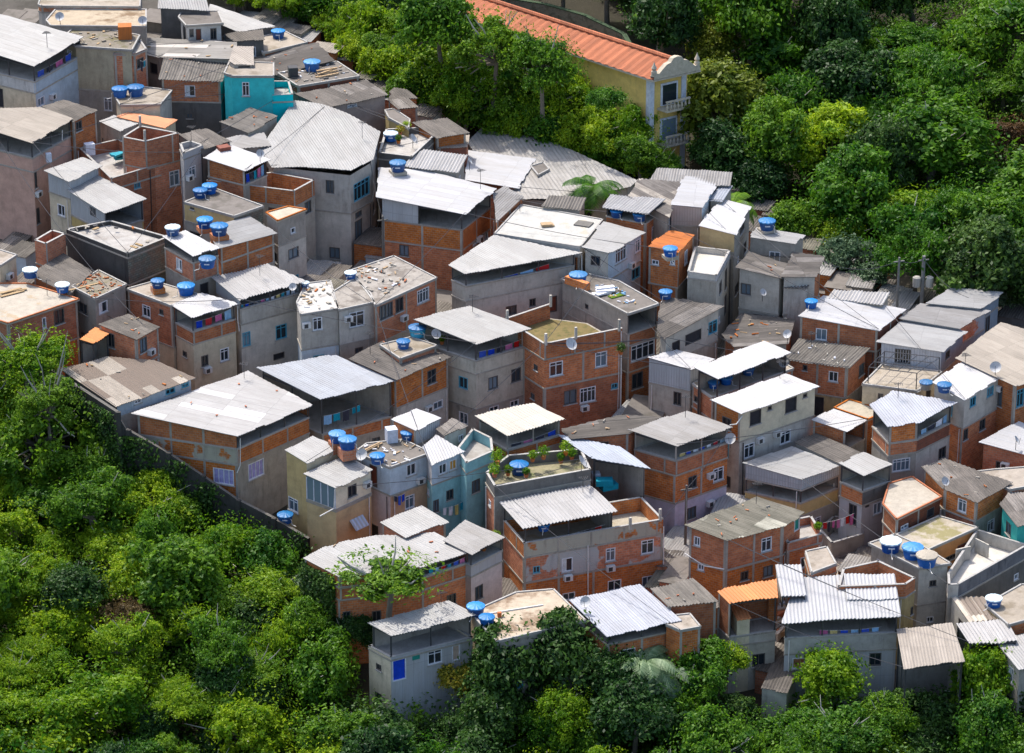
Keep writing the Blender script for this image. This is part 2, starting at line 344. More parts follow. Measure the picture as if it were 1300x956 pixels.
def sheet_roof(mb, poly, zf, mat, d, bow=None):
    amp, pit = RIB.get(mat, (.022, .25))
    n = (-d[1], d[0]); S = [p[0]*n[0]+p[1]*n[1] for p in poly]; s0, s1 = min(S), max(S)
    def clip(s):
        ts = []
        for i in range(len(poly)):
            a, b = poly[i], poly[(i+1) % len(poly)]; sa, sb = S[i], S[(i+1) % len(poly)]
            if (sa-s)*(sb-s) <= 0 and abs(sa-sb) > 1e-6:
                k = (s-sa)/(sb-sa); ts.append((a[0]+k*(b[0]-a[0]))*d[0]+(a[1]+k*(b[1]-a[1]))*d[1])
        return (min(ts), max(ts)) if ts else None
    st = pit/4; prev = None; k = 0; s = s0+1e-3; w = s1-s0
    jag = random.Random(int(s0*100))
    j0 = j1 = sh_ = 0
    while s < s1:
        c = clip(s)
        if c:
            if k % 16 == 0: j0 = jag.uniform(-.10, .10); j1 = jag.uniform(-.10, .10); sh_ = jag.uniform(-.018, .018)
            wz = amp*math.sin(k*math.pi/2)*1.0+sh_+.03*math.sin(s*.9)+(bow(s, (s-s0)/w) if bow else 0)
            row = [(n[0]*s+d[0]*t, n[1]*s+d[1]*t) for t in (c[0]+j0, c[1]+j1)]
            row = [(x, y, zf(x, y)+wz) for x, y in row]
            cur = (row, s, c)
            if prev:
                (a, sa, ca) = prev
                mb.face([a[0], cur[0][0], cur[0][1], a[1]][::-1], mat, [(sa, ca[0]), (s, c[0]), (s, c[1]), (sa, ca[1])][::-1])
                low = lambda p: (p[0], p[1], p[2]-.05)
                mb.face([low(a[0]), low(cur[0][0]), low(cur[0][1]), low(a[1])], mat, [(sa, ca[0]), (s, c[0]), (s, c[1]), (sa, ca[1])])
                for e in (0, 1): mb.face([a[e], cur[0][e], low(cur[0][e]), low(a[e])], mat)
            else:
                low = lambda p: (p[0], p[1], p[2]-.05); mb.face([row[0], row[1], low(row[1]), low(row[0])], mat)
            prev = cur
        s += st; k += 1
    if prev:
        a = prev[0]; mb.face([a[0], a[1], low(a[1]), low(a[0])], mat)

# ---------------------------------------------------------------- houses
WROOT = {}
def face_frame(b, wp, e):
    a, c = wp[e], wp[(e+1) % len(wp)]; dx, dy = c[0]-a[0], c[1]-a[1]; l = math.hypot(dx, dy)
    return a, (dx/l, dy/l), l, (dy/l, -dx/l)
def hit_face(b, wp, e, px, py):
    a, d, l, n = face_frame(b, wp, e); r = ray(px, py)
    den = r[0]*n[0]+r[1]*n[1]
    if abs(den) < 1e-4: return 0, 0
    s = ((a[0]-CAM[0])*n[0]+(a[1]-CAM[1])*n[1])/den
    x, y, z = CAM[0]+r[0]*s, CAM[1]+r[1]*s, CAM[2]+r[2]*s
    return (x-a[0])*d[0]+(y-a[1])*d[1], z
def window(root, org, a, d, n, u0, u1, z0, z1, kind, rec=.12):
    P = lambda u, z, o: (a[0]+d[0]*u+n[0]*o, a[1]+d[1]*u+n[1]*o, z)
    def bar(mb, u0, u1, z0, z1, o0, o1, mat):
        o = P(u0, z0, o1); mb.box(o, (d[0]*(u1-u0), d[1]*(u1-u0), 0), (-n[0]*(o1-o0), -n[1]*(o1-o0), 0), (0, 0, z1-z0), mat)
    w, h = u1-u0, z1-z0; f = MB(); p = MB()
    fm = {'w': 'frame_white', 'b': 'frame_blue', 'c': 'frame_white', 's': 'frame_white', 'y': 'frame_white', 'br': 'frame_white'}.get(kind, 'frame_dark')
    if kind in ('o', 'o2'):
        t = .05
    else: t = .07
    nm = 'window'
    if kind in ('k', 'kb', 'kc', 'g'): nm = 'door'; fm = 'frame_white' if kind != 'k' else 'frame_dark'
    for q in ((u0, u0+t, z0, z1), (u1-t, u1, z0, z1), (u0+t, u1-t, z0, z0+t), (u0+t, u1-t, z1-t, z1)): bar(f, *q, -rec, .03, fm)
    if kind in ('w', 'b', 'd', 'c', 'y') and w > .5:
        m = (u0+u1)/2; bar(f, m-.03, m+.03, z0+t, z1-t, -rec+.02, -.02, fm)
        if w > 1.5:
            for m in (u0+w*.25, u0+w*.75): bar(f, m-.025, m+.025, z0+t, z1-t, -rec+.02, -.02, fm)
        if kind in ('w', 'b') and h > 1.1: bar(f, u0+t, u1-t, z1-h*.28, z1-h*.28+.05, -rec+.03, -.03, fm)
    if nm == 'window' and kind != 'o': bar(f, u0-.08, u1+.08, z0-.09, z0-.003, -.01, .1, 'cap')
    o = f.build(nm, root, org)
    pm = {'w': 'glass', 'b': 'glass', 'd': 'glass', 'c': 'curtain', 's': 'shutter', 'y': 'curtain_orange', 'k': 'doorbrown', 'kb': 'blue_cloth', 'kc': 'tan', 'g': 'green_cloth', 'o': 'painted_room_shade', 'o2': 'painted_room_shade', 'br': 'brick'}[kind]  # unglazed openings get a near-black panel, painted shade of the room behind
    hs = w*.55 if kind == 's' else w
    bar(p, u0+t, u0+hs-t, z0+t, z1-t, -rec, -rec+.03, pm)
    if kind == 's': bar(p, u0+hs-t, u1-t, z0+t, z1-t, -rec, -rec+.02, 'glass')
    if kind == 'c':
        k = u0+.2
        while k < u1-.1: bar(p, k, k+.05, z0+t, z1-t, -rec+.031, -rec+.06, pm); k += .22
    p.build({'c': 'curtain', 'y': 'curtain', 's': 'shutter'}.get(kind, 'pane_or_shade_panel' if nm == 'window' else 'door_panel'), o, org)
def build_house(h):
    b0 = h['b'][0]; N0 = b0['w3'][1]; gz = terr(N0[0], N0[1]); org = (N0[0], N0[1], gz)
    cat = 'shed' if ('shed' in h['name'] or h['name'] in ('hut', 'shack', 'lean_to', 'grey_hut')) else ('yard' if 'yard' in h['name'] and 'house' not in h['name'] else 'house')
    root = empty(h['name'], org, h['label'], cat, 'houses packed on the hillside'); WROOT[h['key']] = root
    rnd = random.Random(h['key'])
    for b in h['b']:
        rp = [(p[0], p[1]) for p in b['w3']]; thick = .16 if b['roof'] in SLABS else .09
        ar = sum(rp[i-1][0]*rp[i][1]-rp[i][0]*rp[i-1][1] for i in range(len(rp)))/2
        oh = b['oh'] if ar > 14 else min(b['oh'], .12)
        wp = inset(rp, oh); b['wp'] = wp; n = len(wp)
        zt = lambda x, y, b=b, th=thick: plane_z(b, x, y)-(th if b['roof'] != 'none' else 0)
        zN = b['w3'][1][2]-(thick if b['roof'] != 'none' else 0); cum = 0
        is_nv = lambda e: e < b['nv']
        nl = len(b['lv'])
        for li, lv in enumerate(b['lv']):
            par = lv[0] == 'P'; hp, mats = (lv[1], lv[2:]) if par else (lv[0], lv[1:])
            top = zN-cum; cum += hp*b['k']; bot = zN-cum
            b.setdefault('lz', []).append((top, bot))
            last = li == nl-1
            if last and not isinstance(b['m'], (int, float)): bot = min(bot, min(terr(*p) for p in wp)-.6)
            mb = MB(); fr = MB(); posts = []; open_edge = []
            for e in range(n):
                mt = mats[min(e, len(mats)-1)] if is_nv(e) else (mats[0] if mats[0] not in ('o', 'half', 'darkglass') else 'concrete')
                a, d, l, nn = face_frame(b, wp, e); c = wp[(e+1) % n]
                if l < .05: continue
                P = lambda u, z, o=0: (a[0]+d[0]*u+nn[0]*o, a[1]+d[1]*u+nn[1]*o, z)
                ztu = (lambda u: zt(a[0]+d[0]*u, a[1]+d[1]*u)) if li == 0 else (lambda u, top=top: top)
                if par and e in b.get('skip', ()): continue
                if par:
                    th = .14
                    mb.box(P(0, bot), (d[0]*l, d[1]*l, 0), (-nn[0]*th, -nn[1]*th, 0), (0, 0, top-bot), mt)
                    fr.box(P(-.02, top+.002, .03), (d[0]*(l+.04), d[1]*(l+.04), 0), (-nn[0]*.2, -nn[1]*.2, 0), (0, 0, .05), 'cap')
                    if is_nv(e) and mt in ('brick', 'plasterpatch') and l > 2.5:
                        k = 0
                        while k < l: q_ = MB(); q_.box(P(k, bot, .025), (d[0]*.16, d[1]*.16, 0), (-nn[0]*.03, -nn[1]*.03, 0), (0, 0, top-bot-.01), 'concrete'); q_.build('concrete_column', root, org); k += 2.9
                    continue
                if mt == 'o' or mt == 'half':
                    if mt == 'half':
                        m_ = l*.45; mb.face([P(0, bot), P(m_, bot), P(m_, ztu(m_)), P(0, ztu(0))], 'siding', [(0, bot), (m_, bot), (m_, top), (0, top)]); open_edge.append((e, m_))
                    else: open_edge.append((e, 0))
                    u = 0 if mt == 'o' else l*.45
                    if not last or hp*b['k'] > 1.5 or True:
                        k = max(1, round((l-u)/3.2))
                        for i in range(k+1):
                            uu = u+(l-u)*i/k; posts.append((P(min(max(uu, .07), l-.07), bot, -.07), zt(*P(uu, 0, -.07)[:2]) if li == 0 else top))
                        fr.box(P(0, min(ztu(0), ztu(l))-.12, -.01), (d[0]*l, d[1]*l, 0), (-nn[0]*.08, -nn[1]*.08, 0), (0, 0, .10), 'steel')
                    continue
                holes = []
                for w in b['w']:
                    if w[0] != e or w[5] in ('a', 'aw', 'gs'): continue
                    uc, zc = hit_face(b, wp, e, w[1], w[2]); ua, _ = hit_face(b, wp, e, w[1]-w[3]/2, w[2]); ub, _ = hit_face(b, wp, e, w[1]+w[3]/2, w[2])
                    hh = w[4]*b['k']/2
                    if not (bot < zc < top): continue
                    if ub < ua: ua, ub = ub, ua
                    ua, ub = max(.12, ua), min(l-.12, ub); z0, z1 = max(bot+.1 if not last else zc-hh, zc-hh), min(top-.1, zc+hh)
                    if ub-ua < .2 or z1-z0 < .2: continue
                    if any(not (ub < q[0]-.05 or ua > q[1]+.05 or z1 < q[2]-.05 or z0 > q[3]+.05) for q in holes): continue
                    holes.append((ua, ub, z0, z1)); window(root, org, a, d, nn, ua, ub, z0, z1, w[5])
                hM = top-max(bot, top-9)
                if is_nv(e) and not holes and l > 2.2 and hM > 1.8 and mt not in ('siding', 'sidingb', 'sidingw', 'black', 'blackc', 'greentile', 'darkglass') and rnd.random() < .8:
                    kk = max(1, int(l/2.9)); rows = max(1, int((hM+.3)/2.9)) if last else 1
                    for rw_ in range(rows):
                        for i in range(kk):
                            if rnd.random() < .25: continue
                            ww, hh = rnd.choice([(1.0, 1.1), (.6, .55), (1.3, 1.0), (.8, 1.3), (.9, 1.9)]); uc = l*(i+.5)/kk+rnd.uniform(-.3, .3); zc = top-1.35-2.85*rw_+rnd.uniform(-.15, .15) if hM > 2.2 else (top+bot)/2
                            if hM <= 2.2: hh = min(hh, hM-.7)
                            if uc-ww/2 < .25 or uc+ww/2 > l-.25 or hh < .3 or any(abs(uc-(q[0]+q[1])/2) < ww and abs(zc-(q[2]+q[3])/2) < 1.8 for q in holes): continue
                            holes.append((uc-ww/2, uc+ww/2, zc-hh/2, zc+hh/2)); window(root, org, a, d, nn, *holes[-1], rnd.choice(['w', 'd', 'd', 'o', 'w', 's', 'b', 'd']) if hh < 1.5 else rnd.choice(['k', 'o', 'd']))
                us = sorted({0, l, *[x for q in holes for x in q[:2]]}); zs = sorted({bot, top, *[x for q in holes for x in q[2:]]})
                for i in range(len(us)-1):
                    for j in range(len(zs)-1):
                        u0, u1, z0, z1 = us[i], us[i+1], zs[j], zs[j+1]; um, zm = (u0+u1)/2, (z0+z1)/2
                        if any(q[0] < um < q[1] and q[2] < zm < q[3] for q in holes): continue
                        za, zb2 = (ztu(u0), ztu(u1)) if j == len(zs)-2 else (z1, z1)
                        mb.face([P(u0, z0), P(u1, z0), P(u1, zb2), P(u0, za)], mt, [(u0, z0), (u1, z0), (u1, zb2), (u0, za)])
                for q in holes:
                    for A, B_ in (((q[0], q[2]), (q[1], q[2])), ((q[1], q[2]), (q[1], q[3])), ((q[1], q[3]), (q[0], q[3])), ((q[0], q[3]), (q[0], q[2]))):
                        mb.face([P(*A), P(*B_), P(*B_, -.16), P(*A, -.16)], mt)
                if is_nv(e) and mt in ('brick', 'dbrick', 'plasterpatch', 'brickplaster') and l > 1.6:
                    us2 = [0]; k = max(1, round(l/3.3)); us2 = [l*i/k for i in range(k+1)]
                    for uu in us2:
                        u0 = min(max(uu-.1, 0), l-.2)
                        if any(q[0]-.1 < u0+.1 < q[1]+.1 for q in holes): continue
                        if rnd.random() < .12: continue
                        q_ = MB(); q_.box(P(u0, bot, .022), (d[0]*.2, d[1]*.2, 0), (-nn[0]*.03, -nn[1]*.03, 0), (0, 0, min(ztu(u0), ztu(u0+.2))-bot-.02), 'concrete'); q_.build('concrete_column', root, org)
                if mt.startswith('siding'):
                    k = .0
                    while k < l: fr.box(P(k, bot, .02), (d[0]*.05, d[1]*.05, 0), (-nn[0]*.02, -nn[1]*.02, 0), (0, 0, min(ztu(k), ztu(min(l, k+.05)))-bot-.01), mt); k += .24
                if mt == 'darkglass':
                    for i in range(5): fr.box(P(l*i/4*.97, bot, .03), (d[0]*.09, d[1]*.09, 0), (-nn[0]*.05, -nn[1]*.05, 0), (0, 0, top-bot), 'wmansion')
            mb.build('wall' if not par else 'parapet', root, org)
            fr.build('concrete_frame' if not par else 'coping', root, org)
            for p0, z1 in posts:
                if z1-p0[2] > 6: p0 = (p0[0], p0[1], max(p0[2], terr(p0[0], p0[1])-.3))
                q = MB(); q.cbox((p0[0], p0[1], (p0[2]+z1)/2), .11, .11, z1-p0[2], 'steel' if h['key'] not in ('B32', 'B37') else 'concrete'); q.build('post', root, org)
            # floor or slab edge below this storey
            if not last or par:
                q = MB(); ip = inset(wp, -.0)
                if par:
                    fl = {'A4': 'floor', 'B30': 'moss', 'B35': 'plantfloor', 'C35': 'wfloor', 'C11': 'wfloor', 'C28': 'floor', 'B36': 'wslab', 'C41': 'slab', 'C45': 'floor'}.get(h['key'], 'floor')
                    q.prism(inset(wp, .15), bot-.1, bot+.04, fl)
                    q.build('floor', root, org)
                q = MB()
                if not last and mats[0] not in ('sidingx',):
                    off = .07
                    pr = []
                    for i in range(n):
                        (a1, d1, l1, n1), (a2, d2, l2, n2) = face_frame(b, wp, i-1 if i else n-1), face_frame(b, wp, i)
                        pr.append((wp[i][0]+(n1[0]+n2[0])*off*.7, wp[i][1]+(n1[1]+n2[1])*off*.7))
                    q.prism(pr, bot-.13, bot+.012, 'concrete'); q.build('floor_slab', root, org)
        # fittings on the faces
        for w in b['w']:
            if w[5] not in ('a', 'aw', 'gs'): continue
            e = w[0]; a, d, l, nn = face_frame(b, wp, e); uc, zc = hit_face(b, wp, e, w[1], w[2])
            uc = min(max(uc, .4), l-.4)
            P = lambda u, z, o=0: (a[0]+d[0]*u+nn[0]*o, a[1]+d[1]*u+nn[1]*o, z)
            q = MB()
            if w[5] == 'a':
                q.box(P(uc-.36, zc-.25, .42), (d[0]*.72, d[1]*.72, 0), (-nn[0]*.40, -nn[1]*.40, 0), (0, 0, .5), 'ac_white')
                q.box(P(uc-.26, zc-.18, .435), (d[0]*.36, d[1]*.36, 0), (-nn[0]*.01, -nn[1]*.01, 0), (0, 0, .36), 'ac_dark')
                q.box(P(uc-.30, zc-.30, .40), (d[0]*.05, d[1]*.05, 0), (-nn[0]*.38, -nn[1]*.38, 0), (0, 0, .04), 'steel')
                q.build('air_conditioner', root, org)
            elif w[5] == 'aw':
                ww = w[3]*b['k']*1.1; P3 = lambda u, z, o: P(u, z, o)
                for i in range(8):
                    u0 = uc-ww/2+ww*i/8; u1 = u0+ww/8
                    q.face([P(u0, zc+.45, .03), P(u0, zc-.25, .75), P(u1, zc-.25, .75), P(u1, zc+.45, .03)], 'awning' if i % 2 else 'siding')
                    q.face([P(u0, zc+.40, .03), P(u1, zc+.40, .03), P(u1, zc-.30, .75), P(u0, zc-.30, .75)], 'awning')
                q.build('awning', root, org)
            else:
                q.box(P(uc-.32, zc-.22, .04), (d[0]*.64, d[1]*.64, 0), (-nn[0]*.03, -nn[1]*.03, 0), (0, 0, .44), 'green_cloth'); q.build('sign_board', root, org)
        for e in range(min(b['nv'], n)):
            a, d, l, nn = face_frame(b, wp, e)
            if l < 2.5 or rnd.random() > .5 or b['lv'][0][-1] == 'o' or isinstance(b['m'], (int, float)): continue
            uu = rnd.choice([.35, l-.35]); zt_ = b['lz'][0][1]-.2; zb_ = terr(a[0], a[1])+.3; k_ = rnd.uniform(.1, .6)
            q = MB(); q.tube([(a[0]+d[0]*uu+nn[0]*.1, a[1]+d[1]*uu+nn[1]*.1, zt_), (a[0]+d[0]*uu+nn[0]*.1, a[1]+d[1]*uu+nn[1]*.1, zt_-(zt_-zb_)*k_), (a[0]+d[0]*(uu+rnd.uniform(-.3, .3))+nn[0]*.1, a[1]+d[1]*uu+nn[1]*.1, zb_)], rnd.choice([.035, .05]), rnd.choice(['pvc', 'steel', 'pvc']), 5); q.build('drain_pipe', root, org)
        for e, pl in b['pp']:
            a, d, l, nn = face_frame(b, wp, e); pts = []
            for x, y in pl:
                u, z = hit_face(b, wp, e, x, y); pts.append((a[0]+d[0]*u+nn[0]*.09, a[1]+d[1]*u+nn[1]*.09, z))
            q = MB(); q.tube(pts, .05, 'pvc'); q.build('drain_pipe', root, org)
        # roof
        if b['roof'] != 'none':
            q = MB(); zf = lambda x, y, b=b: plane_z(b, x, y)
            if b['roof'] in SLABS:
                q.prism(rp, lambda x, y: zf(x, y)-.16, zf, b['roof'], 'concrete' if b['roof'] not in ('wslab', 'whitestain') else b['roof'])
                q.build('roof', root, org)
                rim = MB()
                for e in range(n):
                    a, d, l, nn = face_frame(b, rp, e)
                    if l < .4: continue
                    z0, z1 = zf(*a), zf(a[0]+d[0]*l, a[1]+d[1]*l)
                    rim.box((a[0]-nn[0]*.001+nn[0]*.02, a[1]+nn[1]*.02, z0-.01), (d[0]*l, d[1]*l, z1-z0), (-nn[0]*.14, -nn[1]*.14, 0), (0, 0, .10), {'wslab': 'rust', 'whitestain': 'cap'}.get(b['roof'], 'cap'))
                rim.build('roof_edge', root, org)
            else:
                n1 = b['w3'][1]; o2 = b['w3'][2] if b['cd'] else b['w3'][0]; dx, dy = o2[0]-n1[0], o2[1]-n1[1]; l = math.hypot(dx, dy)
                bow = None
                if h['key'] == 'B23': bow = lambda s, f: .25*math.sin(math.pi*min(1, max(0, f)))
                if h['key'] == 'B5': bow = lambda s, f: .5*math.sin(math.pi*min(1, max(0, f)))
                sheet_roof(q, rp, zf, b['roof'], (dx/l, dy/l), bow)
                q.build('roof', root, org)
                # steel purlins under the sheet on the open terraces
                if any(x in ('o', 'half') for x in b['lv'][0]):
                    q = MB(); a1 = wp[1]; a2 = wp[2 if not b['cd'] else 0]; b1 = wp[0 if not b['cd'] else 2]
                    for f in (.03, .5):
                        s_ = (a1[0]+(b1[0]-a1[0])*f, a1[1]+(b1[1]-a1[1])*f); e_ = (a2[0]+(wp[-1][0]-a2[0])*f*.9, a2[1]+(wp[-1][1]-a2[1])*f*.9)
                        q.tube([(s_[0], s_[1], zf(*s_)-.10), (e_[0], e_[1], zf(*e_)-.10)], .035, 'steel', 4)
                    q.build('purlin', root, org)
SLABS = ('slab', 'slabdark', 'wslab', 'whitestain', 'mossslab', 'stainslab', 'rubble', 'rubbleb', 'rubblew')
# ---------------------------------------------------------------- survey of the favela
# A block is a footprint seen from above (corners run left, near, right, back), its roof, and the storeys below it.
# storey: (height, left wall, right wall) ; 'o' is an open side ; a leading 'P' is a parapet storey with a floor
HS = []
def blk(p, roof, lv, w=(), t=.07, oh=.3, nv=2, cd=0, pp=(), ref=None, m='col'):
    return dict(p=p, roof=roof, lv=lv, w=list(w), t=t, oh=oh, nv=nv, cd=cd, pp=list(pp), ref=ref, m=m)
def H(key, name, label, *blocks):
    HS.append(dict(key=key, name=name, label=label, b=list(blocks)))
TKS = []
def TK(key, x, y, w, label, lid='blue', b=0, dz=0.0, stand=0.0):
    TKS.append((key, x, y, w, label, lid, b, dz, stand))

# --- top left
H('A1','plaster_house','whitewashed house with wide light grey roof and open top terrace, topmost at the left edge',
  blk([(-60,52),(44,85),(107,47),(12,21),(-40,8)],'lgrey',[(19,'o','o'),('P',14,'wstain','bluewhite'),(40,'cream','bluewhite')],
      w=[(1,52,129,9,11,'w'),(1,65,122,6,5,'a')]))
H('A2','pink_house','tall peach pink house with pale roof over a balcony at the left edge',
  blk([(-60,150),(41,182),(94,150),(50,135),(-30,138)],'beige',[(19,'o','o'),('P',17,'pink','pink'),(120,'pink','pink')],
      w=[(1,43,230,8,20,'d'),(1,45,276,11,20,'d'),(1,46,246,8,6,'a')], pp=[(1,[(78,165),(78,178)])]))
H('A3','metal_sided_house','grey house with two stepped pale metal roofs and corrugated siding above a black stained wall',
  blk([(84,241),(132,271),(187,253),(118,220)],'lgrey',[(24,'siding','o'),('P',15,'ochre','concrete'),(60,'ochre','concrete')],w=[(0,118,268,7,12,'o')]),
  blk([(55,216),(88,231),(130,210),(104,199)],'lgrey',[(22,'siding','siding'),(60,'cream','cream')]))
H('A3b','stained_wall_yard','walled yard with black mouldy side and green grey tiled side below the metal sided house',
  blk([(84,291),(162,322),(214,301),(140,280)],'none',[('P',5,'black','greentile'),(34,'black','greentile'),(30,'black','greentile')],oh=0,t=0))
H('A4','unfinished_brick_house','unfinished roofless raw brick house with jagged parapets on its upper storey',
  blk([(155,172),(184,180),(227,170),(178,157)],'none',[('P',33,'brick','brick'),(70,'brick','brick')],w=[(1,214,190,8,12,'o'),(1,222,226,14,19,'w')],oh=0),
  blk([(100,180),(141,227),(205,206),(150,168)],'none',[('P',13,'brick','brick'),(60,'brick','brick')],w=[(1,174,233,8,12,'b')],oh=0,ref=2))
H('A4b','shed','shed with a bright orange sheet roof behind the unfinished brick parapets',
  blk([(146,148),(208,163),(225,152),(162,142)],'orange',[(16,'cream','cream')],w=[]),
  blk([(125,153),(152,166),(176,157),(145,146)],'lgrey',[(14,'concrete','concrete')],m='z'))
H('A5','narrow_white_house','narrow white house with small flat walled roof beside the unfinished brick house',
  blk([(228,180),(233,195),(258,183),(242,176)],'none',[('P',7,'white','white'),(55,'white','white')],w=[(1,244,219,9,15,'w'),(1,239,225,6,5,'a')],oh=0))
H('A6','brick_house','brick house with white roof carrying a small brown box',
  blk([(258,200),(311,217),(344,202),(287,181)],'white',[(18,'brick','o'),(10,'brick','concrete')]),
  blk([(262,221),(373,243),(399,229),(345,215)],'none',[('P',19,'brick','brick'),(60,'concrete','concrete')],w=[(1,391,263,8,15,'d')],oh=0,ref=0))
H('A7','flat_roofed_house','low house with dark flat concrete roof and mosaic tiled side carrying two tanks',
  blk([(233,257),(297,275),(335,262),(275,240)],'slabdark',[(20,'yellow','greentile'),(40,'concrete','concrete')],w=[(0,244,263,5,6,'d')],oh=.05,t=0))
H('A8','brick_house','brick house under two pale joined roofs with water tanks standing around it',
  blk([(277,316),(353,296),(317,275),(262,289)],'lgrey',[(12,'brick','o'),(22,'brick','brick'),(30,'concrete','concrete')],nv=1,w=[]),
  blk([(206,300),(244,325),(279,314),(236,292)],'white',[(8,'o','o'),(24,'brick','brick'),(30,'concrete','concrete')],ref=2))
H('A9','rendered_house','grey rendered house with ribbed roof, laundry under it and two blue framed windows',
  blk([(268,352),(303,381),(388,357),(340,335)],'ribgrey',[(13,'siding','o'),('P',19,'concrete','lconcrete'),(80,'concrete','lconcrete')],
      w=[(1,311,431,14,18,'b'),(1,357,421,14,18,'b'),(1,354,452,14,8,'o')]))
H('A10','brick_and_cream_house','brick house with cream ground floor, small white canopy and two tanks on its flat roof',
  blk([(216,387),(243,404),(306,385),(256,371)],'white',[(18,'o','o'),('P',16,'brick','brick'),(60,'cream','cream')],
      w=[(1,260,458,9,14,'d'),(1,262,469,9,6,'a'),(1,285,450,11,16,'w')],pp=[(1,[(301,388),(301,405),(303,420)])]),
  blk([(160,367),(218,389),(256,375),(196,357)],'slab',[(50,'brick','brick'),(60,'cream','cream')],w=[(0,186,395,10,15,'w'),(0,205,396,5,7,'d')],oh=.1,t=0))
H('A11','brick_house','two storey brick house with wide cream white roof at the left edge above the forest',
  blk([(-50,392),(10,411),(101,380),(36,360),(-40,360)],'wslab',[(46,'brick','brick'),(70,'brick','brick')],w=[(1,75,402,13,19,'d'),(1,56,410,5,14,'s'),(1,83,447,8,20,'o')],oh=.15,t=0))
H('A12','old_roofed_house','grey house under weathered brown roofs strewn with broken tiles',
  blk([(90,364),(121,380),(161,361),(125,343)],'rubble',[(70,'concrete','concrete')],w=[(1,131,390,11,14,'s')],oh=.1,t=0),
  blk([(38,348),(88,374),(118,345),(80,321)],'old',[(24,'brick','concrete')],m='z'))
H('A12b','brick_yard_wall','small angled raw brick yard wall beside the tall pink house',
  blk([(44,305),(58,310),(83,297),(66,292)],'none',[('P',28,'brick','brick'),(20,'brick','brick')],oh=0,t=0))
H('A12c','cream_hut','small cream hut with flat roof at the left edge above the white roof',
  blk([(-30,328),(0,338),(22,324),(-4,316)],'slab',[(30,'cream','cream')],w=[(1,10,350,6,7,'a')],oh=.1,t=0))
H('A13','small_brick_house','small brick house with old brown roof and orange awning beside the forest',
  blk([(124,412),(173,432),(203,415),(162,398)],'old',[(34,'brick','brick'),(30,'brick','brick')],w=[(0,141,432,9,18,'d'),(1,182,438,9,18,'d'),(1,190,446,9,3,'a')]),
  blk([(100,431),(119,437),(139,423),(122,415)],'orange',[(30,'o','o')],oh=.1,ref=2))
H('A14','long_low_house','long low house with patched cream and brown roof behind the black retaining wall',
  blk([(76,469),(147,517),(249,480),(198,458),(135,452)],'patch',[(14,'concrete','bluewhite'),(40,'black','concrete')],
      w=[(1,216,495,12,10,'b'),(1,235,487,9,9,'b'),(1,175,508,9,8,'w')]))
H('B1','brick_house','brick house with big pale roof and lilac curtained windows beside the retaining wall',
  blk([(166,525),(301,554),(398,514),(315,470)],'lgreyp',[(17,'brick','o'),('P',20,'plasterpatch','brick'),(80,'brick','concrete')],
      w=[(0,284,605,26,20,'c'),(1,325,596,20,21,'c'),(0,270,574,30,12,'o')],pp=[(1,[(304,556),(304,590),(300,600)])]))
H('B2','open_canopy_house','concrete terrace under a large blue grey metal canopy on thin posts',
  blk([(325,466),(407,507),(504,483),(425,450)],'bluegrey',[(46,'o','o'),('P',14,'concrete','brick'),(30,'concrete','concrete')]))
H('B3','brick_house','brick house with weathered grey roof carrying a raised slab and two tanks',
  blk([(442,455),(503,482),(576,452),(492,430)],'old',[(37,'brick','brick'),(50,'concrete','lconcrete')],
      w=[(1,548,478,11,18,'d'),(1,543,518,8,7,'a'),(1,556,514,12,10,'w')]),
  blk([(481,438),(508,456),(556,439),(522,428)],'slab',[(9,'brick','brick')],oh=.1,t=0,m=9))
H('B4','rubble_roofed_house','long low brick and grey house with white debris scattered over its flat roof',
  blk([(470,373),(476,389),(555,353),(500,325),(440,345)],'rubbleb',[(46,'brick','brick'),(30,'concrete','concrete')],
      w=[(1,490,394,17,20,'d'),(1,507,387,10,18,'d'),(1,537,375,15,17,'w'),(1,511,403,7,6,'a')],oh=.05,t=0),
  blk([(420,372),(430,394),(476,384),(452,352)],'rubbleb',[(42,'lconcrete','lconcrete'),(30,'concrete','concrete')],
      w=[(1,453,405,19,19,'w'),(1,441,404,7,7,'a')],oh=.05,t=0,m='z'),
  blk([(376,384),(381,400),(430,392),(420,356),(388,360)],'rubblew',[(42,'lconcrete','lconcrete'),(30,'bluewhite','bluewhite')],
      w=[(1,403,411,12,16,'w'),(1,388,412,7,8,'a')],oh=.05,t=0,m='z'))
H('B5','concrete_tower_house','tall grey concrete house with curved pale roof, arched window and blue glazing',
  blk([(330,190),(344,212),(446,223),(474,206),(483,167),(441,147),(410,137),(374,133)],'lgrey',
      [(48,'concrete','lconcrete'),(90,'concrete','lconcrete')],nv=4,oh=.25,t=.03,
      w=[(2,459,240,20,22,'b'),(2,455,293,9,27,'d'),(2,459,315,8,9,'a'),(2,455,272,8,7,'d')]))
H('B5b','small_roof_shed','grey shed with sloping sheet roof between the brown ribbed roof and the curved roof',
  blk([(262,183),(300,190),(345,185),(335,168),(300,172)],'grey',[(14,'concrete','concrete')]))
H('B6','turquoise_house','bright turquoise house with one white framed window',
  blk([(284,93),(294,97),(348,97),(348,80),(291,78)],'slab',[(60,'turq','turq')],w=[(1,312,113,9,17,'w')],oh=0.04,t=0),
  blk([(346,121),(372,120),(367,103),(346,103)],'none',[('P',8,'turq','turq'),(30,'turq','turq')],nv=2,oh=0,t=0,ref=0))
H('B6b','box_room','small grey rooftop room with a dark window on top of the turquoise house',
  blk([(290,78),(296,82),(322,82),(322,58),(296,58)],'beige',[(18,'concrete','concrete')],w=[(1,310,87,15,12,'d')]))
